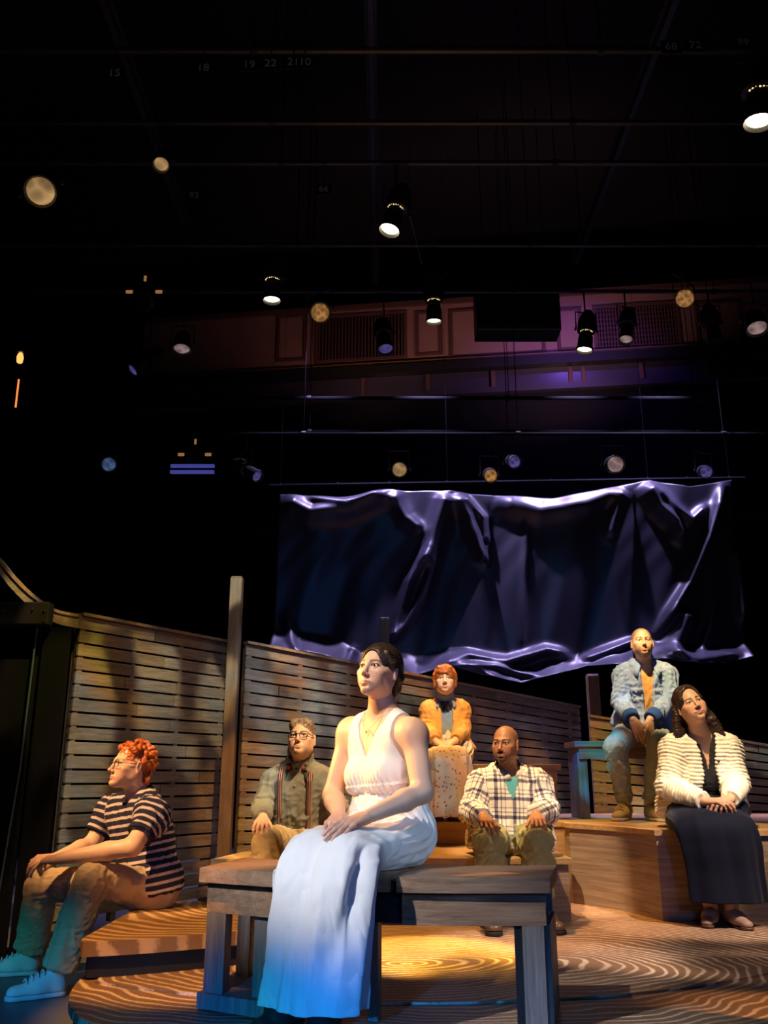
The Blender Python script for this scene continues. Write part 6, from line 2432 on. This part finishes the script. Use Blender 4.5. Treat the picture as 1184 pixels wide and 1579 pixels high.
V, Q, A = skirt_loft(W2, sec, 140, 80, folds2)
m = (V[:, 1] > 6.41) & (V[:, 2] < ZBW + 0.0015)
lowm = m & (A['pat'][:, 0] > 0.58)
V[lowm, 1] = 6.408
V[m & ~lowm, 2] = ZBW + 0.0015
W2.part('skirt', V, Q, M_speck, A)


def hb(F):
    F.ell((0, -0.018, 0.036), (0.096, 0.114, 0.100), 0.0)
    F.cap((0, -0.05, 0.0), (0, -0.06, -0.06), 0.080, 0.058, 0.03)
    F.ell((0, 0.112, -0.045), (0.060, 0.070, 0.088), 0.006, op='sub')
    for k in range(9):
        x = -0.05 + 0.0125 * k
        F.cap((x * 0.9, 0.078, 0.085), (x * 1.15 + 0.006, 0.092 - 8 * x * x, 0.044 + 2.5 * x * x), 0.016, 0.009, 0.004)
    for sx in (-1, 1):
        F.cap((sx * 0.078, 0.030, 0.04), (sx * 0.080, 0.018, -0.045), 0.018, 0.012, 0.01)
    F.cut((0, 0.0, -0.075), (0, 0.3, -0.95), k=0.01)


V, Q = hair_mesh(W2, hb, amp=0.0055, freq=(70, 70, 16), seed=9)
W2.part('hair', V, Q, M_auburn)
for S in 'LR':
    W2.shoe(S, J['an' + S] + V3(0.1 if S == 'L' else -0.1, -1, 0), Z3, M_brownshoe, M_black, length=0.235, width=0.038, sole=0.02, height=0.06, ankle=False, slim=0.88)

# ---------------------------------------------------------------- 5. man in the plaid shirt
t = NT('plaid_flannel')
_sp = t.n('SeparateXYZ'); t.L.new(t.attr('pat').outputs['Vector'], _sp.inputs[0])


def band(v, period, c, wd, soft=0.0015):
    a = t.math('MODULO', t.math('ADD', v, 10.0), period)
    return t.smooth(t.math('ABSOLUTE', t.math('SUBTRACT', a, c)), wd + soft, wd - soft)


P_ = 0.104
tot = None
for v in (_sp.outputs[0], _sp.outputs[1]):
    big = band(v, P_, 0.024, 0.0095)
    l1 = band(v, P_, 0.052, 0.0032)
    l2 = band(v, P_, 0.076, 0.0032)
    k = t.math('MAXIMUM', t.math('MULTIPLY', big, 0.55), t.math('MAXIMUM', t.math('MULTIPLY', l1, 0.42), t.math('MULTIPLY', l2, 0.30)))
    tot = k if tot is None else t.math('ADD', tot, k)
tot = t.math('MINIMUM', tot, 1.0)
_c = t.ramp(tot, [(0.0, (0.74, 0.68, 0.58)), (0.45, (0.22, 0.20, 0.25)), (1.0, (0.02, 0.02, 0.05))])
M_plaid = t.done(_c, 0.9, 0.1)
M_hood = mat_cloth('cream_hood', (0.62, 0.57, 0.47), 0.2)
M_teal = mat_cloth('teal_tee', (0.10, 0.36, 0.38), 0.2)
M_green = mat_cloth('olive_chino', (0.30, 0.30, 0.15), 0.25)
J = dict(head=at(779, 1149, 5.50), neck=at(785, 1192, 5.56), hip=at(787, 1297, 5.52),
         shR=at(742, 1212, 5.56), shL=at(828, 1210, 5.56), elR=at(727, 1252, 5.44), elL=at(843, 1250, 5.44),
         wrR=at(751, 1263, 5.16), wrL=at(834, 1258, 5.18), hipyaw=0.0, hipw=0.09)
J['knR'] = at(753, 1299, 5.08); J['knL'] = at(828, 1297, 5.08)
J['wrR'] = J['knR'] + V3(-0.015, 0.085, 0.125); J['wrL'] = J['knL'] + V3(0.015, 0.085, 0.128)
J['anR'] = V3(at(758, 1380, 5.02)[0], 5.0, ZD + 0.10); J['anL'] = V3(at(832, 1380, 5.05)[0], 5.03, ZD + 0.10)
M3 = Person('bald bearded man in a cream plaid shirt-jacket and olive trousers, hands on his knees', V3(J['hip'][0], J['hip'][1], Z2), J,
            dict(chest=0.152, waist=0.150, hip=0.122, arm=0.055, elb=0.046, wri=0.030, thigh=0.086, knee=0.062, ank=0.044))
M3.clampers.append((tier2_test, Z2 + 0.0015))
SKM3 = (0.36, 0.17, 0.085)
M3.head(face_matrix(-27, 4, 0), dict(s=0.97, skin=SKM3, haircol=(0.012, 0.008, 0.006), goatee=0.85, stubble=0.45, shaved=0.30, nose=0.9, full=0.6, lips=1.25, lip=(0.30, 0.11, 0.08), gaze=(5, 0)))
V, Q = M3.body(0.009)
M3.add_skin(V, Q, SKM3)
M3.hand('R', nz(V3(0.12, -0.95, -0.22)), V3(0.05, 0.2, -0.97), curl=(0.50, 0.52, 0.55, 0.60), spread=0.12, size=1.05)
M3.hand('L', nz(V3(-0.05, -0.95, -0.22)), V3(-0.05, 0.2, -0.97), curl=(0.50, 0.52, 0.55, 0.60), spread=0.12, size=1.05)
M3.finish()
V, Q, A = M3.top(e=0.012, sleeve=0.3, es=(0.005, 0.005), hem=0.1, collar=0.0, neckcut=(0.062, 0.015), folds=0.002, seed=41, sl_to='el')
M3.part('tee_shirt', V, Q, M_teal, A)


def open_m3(F):
    u, w, f = M3.u, M3.w, M3.f
    for k in range(8):
        t_ = k / 7
        c = J['neck'] + u * (0.02 - 0.16 * t_) + f * 0.15
        F.box(c, (0.062 - 0.052 * t_, 0.10, 0.022), 0.0, np.stack([w, f, u], 1), 0.005, 'sub')


V, Q, A = M3.top(e=0.030, sleeve=0.94, es=(0.026, 0.022), hem=-0.045, collar=0.12, neckcut=(0.066, 0.02), folds=0.007, seed=43, open_front=open_m3, wide_hem=0.012, h=0.005)
M3.part('plaid_shirt', V, Q, M_plaid, A)
# hood lying round the neck
F = Field(J['neck'] - 0.2, J['neck'] + 0.2, 0.005)
for a0 in np.linspace(35, 325, 18):
    a = math.radians(a0); a2 = math.radians(a0 + 17)
    g = lambda q: J['neck'] + M3.u * (0.022 - 0.055 * max(0, math.cos(q))) + (M3.f * math.cos(q) + M3.w * math.sin(q)) * (0.088 + 0.02 * max(0, -math.cos(q)))
    rr = 0.026 + 0.018 * max(0, -math.cos(a))
    F.cap(g(a), g(a2), rr, rr, 0.012)
V, Q = F.mesh()
V = relax(V, Q, 1)
Nn = vnormals(V, Q)
V = V + Nn * (ridged(V, 9, 3) * 0.005)[:, None]
M3.part('hood', V, Q, M_hood)
V, Q, A = M3.trousers(e=(0.016, 0.020), hem=0.95, folds=0.009, seed=14)
M3.part('trousers', V, Q, M_green, A)
for S in 'LR':
    M3.shoe(S, J['an' + S] + V3(0.3 if S == 'L' else -0.1, -1, 0), ZD, M_brownshoe, M_black, length=0.29, ankle=False)


# ---------------------------------------------------------------- 6. man in the denim jacket
M_denim = NT('washed_denim')
_co = M_denim.n('TexCoord').outputs['Object']
_n = M_denim.n('TexNoise', Vector=_co, Scale=12.0, Detail=5.0, Roughness=0.7).outputs[0]
_n2 = M_denim.n('TexNoise', Vector=_co, Scale=260.0, Detail=2.0).outputs[0]
_c = M_denim.ramp(_n, [(0.3, (0.075, 0.14, 0.28)), (0.7, (0.30, 0.41, 0.57))])
_c = M_denim.mix(M_denim.math('MULTIPLY', _n2, 0.4), _c, (0.42, 0.5, 0.6))
M_denim = M_denim.done(_c, 0.9, 0.1)
M_denimshaded = mat_cloth('shaded_denim', (0.025, 0.075, 0.24), 0.25)  # jacket denim as it looks in blue-filled shade, set as a colour
M_rust = mat_cloth('ochre_tee', (0.60, 0.30, 0.08), 0.2)
M_grey = mat_cloth('grey_green_chino', (0.30, 0.32, 0.26), 0.25)
M_suede = mat_cloth('olive_suede', (0.30, 0.24, 0.10), 0.25)
M_solegum = mat_plain('pale_gum_sole', (0.40, 0.36, 0.28), 0.7, 0.2)
J = dict(head=at(990, 992, 6.46), neck=at(993, 1027, 6.54), hip=at(994, 1120, 6.62),
         shR=at(963, 1042, 6.56), shL=at(1027, 1042, 6.54), elR=at(957, 1082, 6.48), elL=at(1034, 1080, 6.46),
         wrR=at(976, 1110, 6.30), wrL=at(1002, 1110, 6.30), hipyaw=0.0, hipw=0.09)
J['knR'] = at(949, 1152, 6.20); J['knL'] = at(1016, 1152, 6.20)
J['anR'] = V3(at(966, 1240, 6.3)[0], 6.34, Z3 + 0.10); J['anL'] = V3(at(1004, 1242, 6.25)[0], 6.28, Z3 + 0.10)
M4 = Person('man with shaved head in a washed denim jacket and ochre tee, on the high bench', V3(J['hip'][0], J['hip'][1], ZBM), J,
            dict(chest=0.146, waist=0.135, hip=0.115, arm=0.050, elb=0.042, wri=0.028, thigh=0.082, knee=0.060, ank=0.042))
M4.clampers.append((lambda V: (V[:, 1] > 6.44), ZBM + 0.0015))
SKM4 = (0.66, 0.40, 0.25)
M4.head(face_matrix(-8, 8, 0), dict(s=0.97, skin=SKM4, haircol=(0.05, 0.03, 0.02), shaved=0.55, stubble=0.75, stubcol=(0.12, 0.065, 0.035), nose=1.1, lips=0.8, jaw=1.0, full=-0.2))
V, Q = M4.body(0.009)
M4.add_skin(V, Q, SKM4)
M4.hand('R', nz(V3(0.28, -0.35, -0.95)), V3(0.5, 0.8, -0.2), curl=(0.2, 0.22, 0.25, 0.28), spread=0.05)
M4.hand('L', nz(V3(-0.22, -0.35, -0.95)), V3(-0.5, 0.8, -0.2), curl=(0.2, 0.22, 0.25, 0.28), spread=0.05)
M4.finish()
V, Q, A = M4.top(e=0.010, sleeve=0.3, es=(0.005, 0.005), hem=0.0, neckcut=(0.060, 0.01), folds=0.003, seed=51, sl_to='el')
M4.part('tee_shirt', V, Q, M_rust, A)


def open_m4(F):
    u, w, f = M4.u, M4.w, M4.f
    for k in range(10):
        t_ = k / 9
        c = J['neck'] + u * (0.03 - 0.46 * t_) + f * 0.15
        F.box(c, (0.050 - 0.030 * t_ + 0.012 * max(0, t_ - 0.6), 0.105, 0.040), 0.0, np.stack([w, f, u], 1), 0.004, 'sub')


V, Q, A = M4.top(e=0.026, sleeve=0.93, es=(0.022, 0.018), hem=0.0, collar=0.10, neckcut=(0.068, 0.02), folds=0.007, seed=53, open_front=open_m4, wide_hem=0.004)
jk = M4.part('denim_jacket', V, Q, M_denim, A)
collar_flaps(M4, M_denim, r=0.074, drop=0.13, name='collar', stand=0.030, lift=0.030, flare=0.046)
for S in 'LR':     # turned cuffs, blue shade put into their denim colour
    el, wr = J['el' + S], J['wr' + S]
    d = nz(wr - el)
    a, b = el + (wr - el) * 0.72, el + (wr - el) * 0.97
    L = float(np.linalg.norm(b - a))
    M4.mbpart('cuff', MB().lathe([(0, 0.058), (0.004, 0.061), (L - 0.004, 0.055), (L, 0.050), (L, 0.036)], tuple(a), tuple(b), 18), M_denimshaded, jk)
for sg in (-1, 1):   # chest pocket flaps
    c = surf(M4, M4.T * 0.66, sg * 0.090, 0.040)
    c2 = surf(M4, M4.T * 0.66, sg * 0.135, 0.034)
    c0 = surf(M4, M4.T * 0.66, sg * 0.042, 0.040)
    o = M4.f * 0.004
    rings = []
    for q, hgt in ((c0, 0.030), (c, 0.042), (c2, 0.030)):
        rings.append([q, q - M4.u * hgt + o * 0.6, q - M4.u * hgt + o * 1.8, q + o * 1.5])
    V, F_ = loft(np.array(rings))
    M4.part('pocket_flap', V, F_, M_denim, None, jk)
    p = c - M4.u * 0.030 + o * 1.8
    M4.mbpart('button', MB().lathe([(0, 0.006), (0.003, 0.006), (0.004, 0.003)], tuple(p), tuple(p + M4.f), 8), M_button, jk)
for i in range(5):
    p = surf(M4, M4.T * (0.72 - 0.14 * i), 0.045, 0.030)
    M4.mbpart('button', MB().lathe([(0, 0.006), (0.003, 0.006), (0.004, 0.003)], tuple(p), tuple(p + M4.f), 8), M_button, jk)
V, Q, A = M4.trousers(e=(0.012, 0.012), hem=0.93, folds=0.006, seed=24)
M4.part('trousers', V, Q, M_grey, A)
for S, dx in (('L', 0.15), ('R', -0.65)):
    M4.shoe(S, J['an' + S] + V3(dx, -1, 0), Z3, M_suede, M_solegum, length=0.28, lace_mat=M_suede, ankle=False)

# ---------------------------------------------------------------- 7. woman in the cream cardigan
M_cream = mat_cloth('cream_ribbed_knit', (0.82, 0.74, 0.58), 0.12, 0.9, 700, 18)
M_blacktop = mat_cloth('black_jersey', (0.012, 0.012, 0.014), 0.2, 0.8)
M_navyskirt = mat_cloth('midnight_skirt', (0.003, 0.005, 0.018), 0.25, 0.75)
M_longhair = mat_hair('long_dark_hair', (0.012, 0.007, 0.005), (0.050, 0.024, 0.014))
M_mary = mat_plain('taupe_leather', (0.36, 0.23, 0.17), 0.5, 0.35)
YF3 = B3[1] - 0.032
J = dict(head=at(1065, 1088, 5.36), neck=at(1081, 1135, 5.44), hip=at(1082, 1250, 5.55),
         shR=at(1040, 1155, 5.46), shL=at(1121, 1155, 5.46), elR=at(1029, 1212, 5.40), elL=at(1136, 1208, 5.38),
         wrR=at(1086, 1236, 5.14), wrL=at(1126, 1232, 5.14), hipyaw=0.0, hipw=0.10)
J['knR'] = at(1068, 1275, 5.10); J['knL'] = at(1128, 1275, 5.10)
J['anR'] = V3(at(1104, 1405, 5.1)[0], 5.18, ZD + 0.085); J['anL'] = V3(at(1132, 1405, 5.08)[0], 5.12, ZD + 0.085)
W3 = Person('smiling woman with long dark hair in a ribbed cream cardigan and long midnight skirt', V3(J['hip'][0], J['hip'][1], Z3), J,
            dict(chest=0.140, waist=0.145, hip=0.120, arm=0.054, elb=0.046, wri=0.028, thigh=0.080, knee=0.056, ank=0.038, fem=1, bust=0.070, neck=0.050))
W3.clampers.append((lambda V: (V[:, 1] > YF3 + 0.02), Z3 + 0.0015))
SKW3 = (0.58, 0.33, 0.20)
W3.head(face_matrix(-2, 13, 17), dict(s=0.98, fem=1, skin=SKW3, haircol=(0.015, 0.009, 0.006), lips=1.25, smile=1.1, full=0.9, lip=(0.45, 0.15, 0.12), nose=0.9, eye_open=0.9, mouthw=1.15))
V, Q = W3.body(0.009)
W3.add_skin(V, Q, SKW3)
W3.hand('L', nz(V3(-0.80, -0.45, -0.15)), V3(-0.1, 0.35, -1), curl=(0.45, 0.5, 0.5, 0.5), size=0.95)
W3.hand('R', nz(V3(0.78, -0.50, 0.02)), V3(0.2, 0.3, -1), curl=(0.45, 0.5, 0.55, 0.6), size=0.95)
W3.finish()


def vneck(F):
    u, w, f = W3.u, W3.w, W3.f
    for k in range(7):
        t_ = k / 6
        c = J['neck'] + u * (0.02 - 0.17 * t_) + f * 0.13
        F.box(c, (0.040 - 0.036 * t_, 0.09, 0.020), 0.0, np.stack([w, f, u], 1), 0.003, 'sub')


V, Q, A = W3.top(e=0.010, sleeve=0.3, es=(0.004, 0.004), hem=0.02, neckcut=(0.056, 0.01), folds=0.003, seed=61, sl_to='el', open_front=vneck)
W3.part('black_top', V, Q, M_blacktop, A)


def open_w3(F):
    u, w, f = W3.u, W3.w, W3.f
    for k in range(10):
        t_ = k / 9
        c = J['neck'] + u * (0.03 - 0.46 * t_) + f * 0.16
        F.box(c, (0.070 - 0.028 * math.sin(math.pi * min(1, t_ * 1.2)), 0.12, 0.034), 0.0, np.stack([w, f, u], 1), 0.012, 'sub')


V, Q, A = W3.top(e=0.028, sleeve=0.97, es=(0.026, 0.020), hem=-0.035, collar=0.0, neckcut=(0.078, 0.0), folds=0.004, seed=63, open_front=open_w3, wide_hem=0.02, h=0.0042)
Nn = vnormals(V, Q)
al = A['pat'][:, 0]
V = V + Nn * (0.0032 * np.sin(al * 2 * math.pi / 0.021))[:, None]
cg = W3.part('cardigan', W3.clamp(V), Q, M_cream, A)
M_hook = mat_plain('black_button', (0.01, 0.01, 0.012), 0.3, 0.5)
for i in range(4):
    p = surf(W3, W3.T * (0.74 - 0.17 * i), 0.052, 0.045)
    W3.mbpart('button', MB().lathe([(0, 0.008), (0.006, 0.009), (0.010, 0.005)], tuple(p), tuple(p + W3.f), 10), M_hook, cg)
Kc = (J['knR'] + J['knL']) / 2
sec = [
    (J['hip'] + V3(0, 0, 0.15), W3.w, W3.f, 0.165, 0.125, 0.12),
    (J['hip'] + V3(0, -0.02, 0.05), hs2, nz(fw2 + zax * 0.4), 0.220, 0.125, 0.15),
    (J['hip'] + V3(0, -0.12, 0.0), hs2, nz(zax + fw2 * 0.4), 0.245, 0.100, 0.12),
    (J['hip'] * 0.5 + Kc * 0.5, hs2, nz(zax + fw2 * 0.1), 0.240, 0.092, 0.10),
    (Kc + V3(0.01, -0.005, 0.0), hs2, nz(zax + fw2 * 0.7), 0.225, 0.085, 0.10),
    (Kc + V3(0.02, -0.04, -0.10), hs2, fw2, 0.215, 0.075, 0.09),
    (Kc + V3(0.03, -0.03, -0.23), hs2, fw2, 0.205, 0.080, 0.09),
    (Kc + V3(0.035, -0.02, -0.375), hs2, fw2, 0.205, 0.105, 0.095),
]


def folds3(t, ph):
    hang = min(max((t - 0.5) / 0.2, 0), 1)
    return 0.012 * np.sin(ph * 15 + 3 * t) + hang * (0.045 * np.sin(ph * 7 + 0.4) + 0.02 * np.sin(ph * 12))


V, Q, A = skirt_loft(W3, sec, 140, 90, folds3)
m = (V[:, 1] > YF3) & (V[:, 2] < Z3 + 0.0015)
lowm = m & (A['pat'][:, 0] > 0.55)
V[lowm, 1] = YF3 - 0.002
V[m & ~lowm, 2] = Z3 + 0.0015
W3.part('skirt', V, Q, M_navyskirt, A)


def hb(F):
    hair_cap(F, 0.012, -0.09, (0, 0.108, 0.004), (0.067, 0.088, 0.110), -0.06)
    for sx in (-1, 1):
        for k in range(7):
            a = k / 6
            F.cap((sx * (0.078 - 0.03 * a), -0.045 - 0.05 * a, 0.02), (sx * (0.118 - 0.06 * a), -0.080 - 0.04 * a, -0.10), 0.022, 0.026, 0.010)
            F.cap((sx * (0.118 - 0.06 * a), -0.080 - 0.04 * a, -0.10), (sx * (0.150 - 0.09 * a), -0.110 - 0.04 * a, -0.225), 0.026, 0.020, 0.010)


V, Q = hair_mesh(W3, hb, amp=0.0065, freq=(95, 95, 55), seed=19)
W3.part('hair', V, Q, M_longhair)
for S, dx in (('L', 0.15), ('R', -0.55)):
    sh = W3.shoe(S, J['an' + S] + V3(dx, -1, 0), ZD, M_mary, M_brownshoe, length=0.245, width=0.040, sole=0.016, height=0.045, ankle=False, slim=0.9)
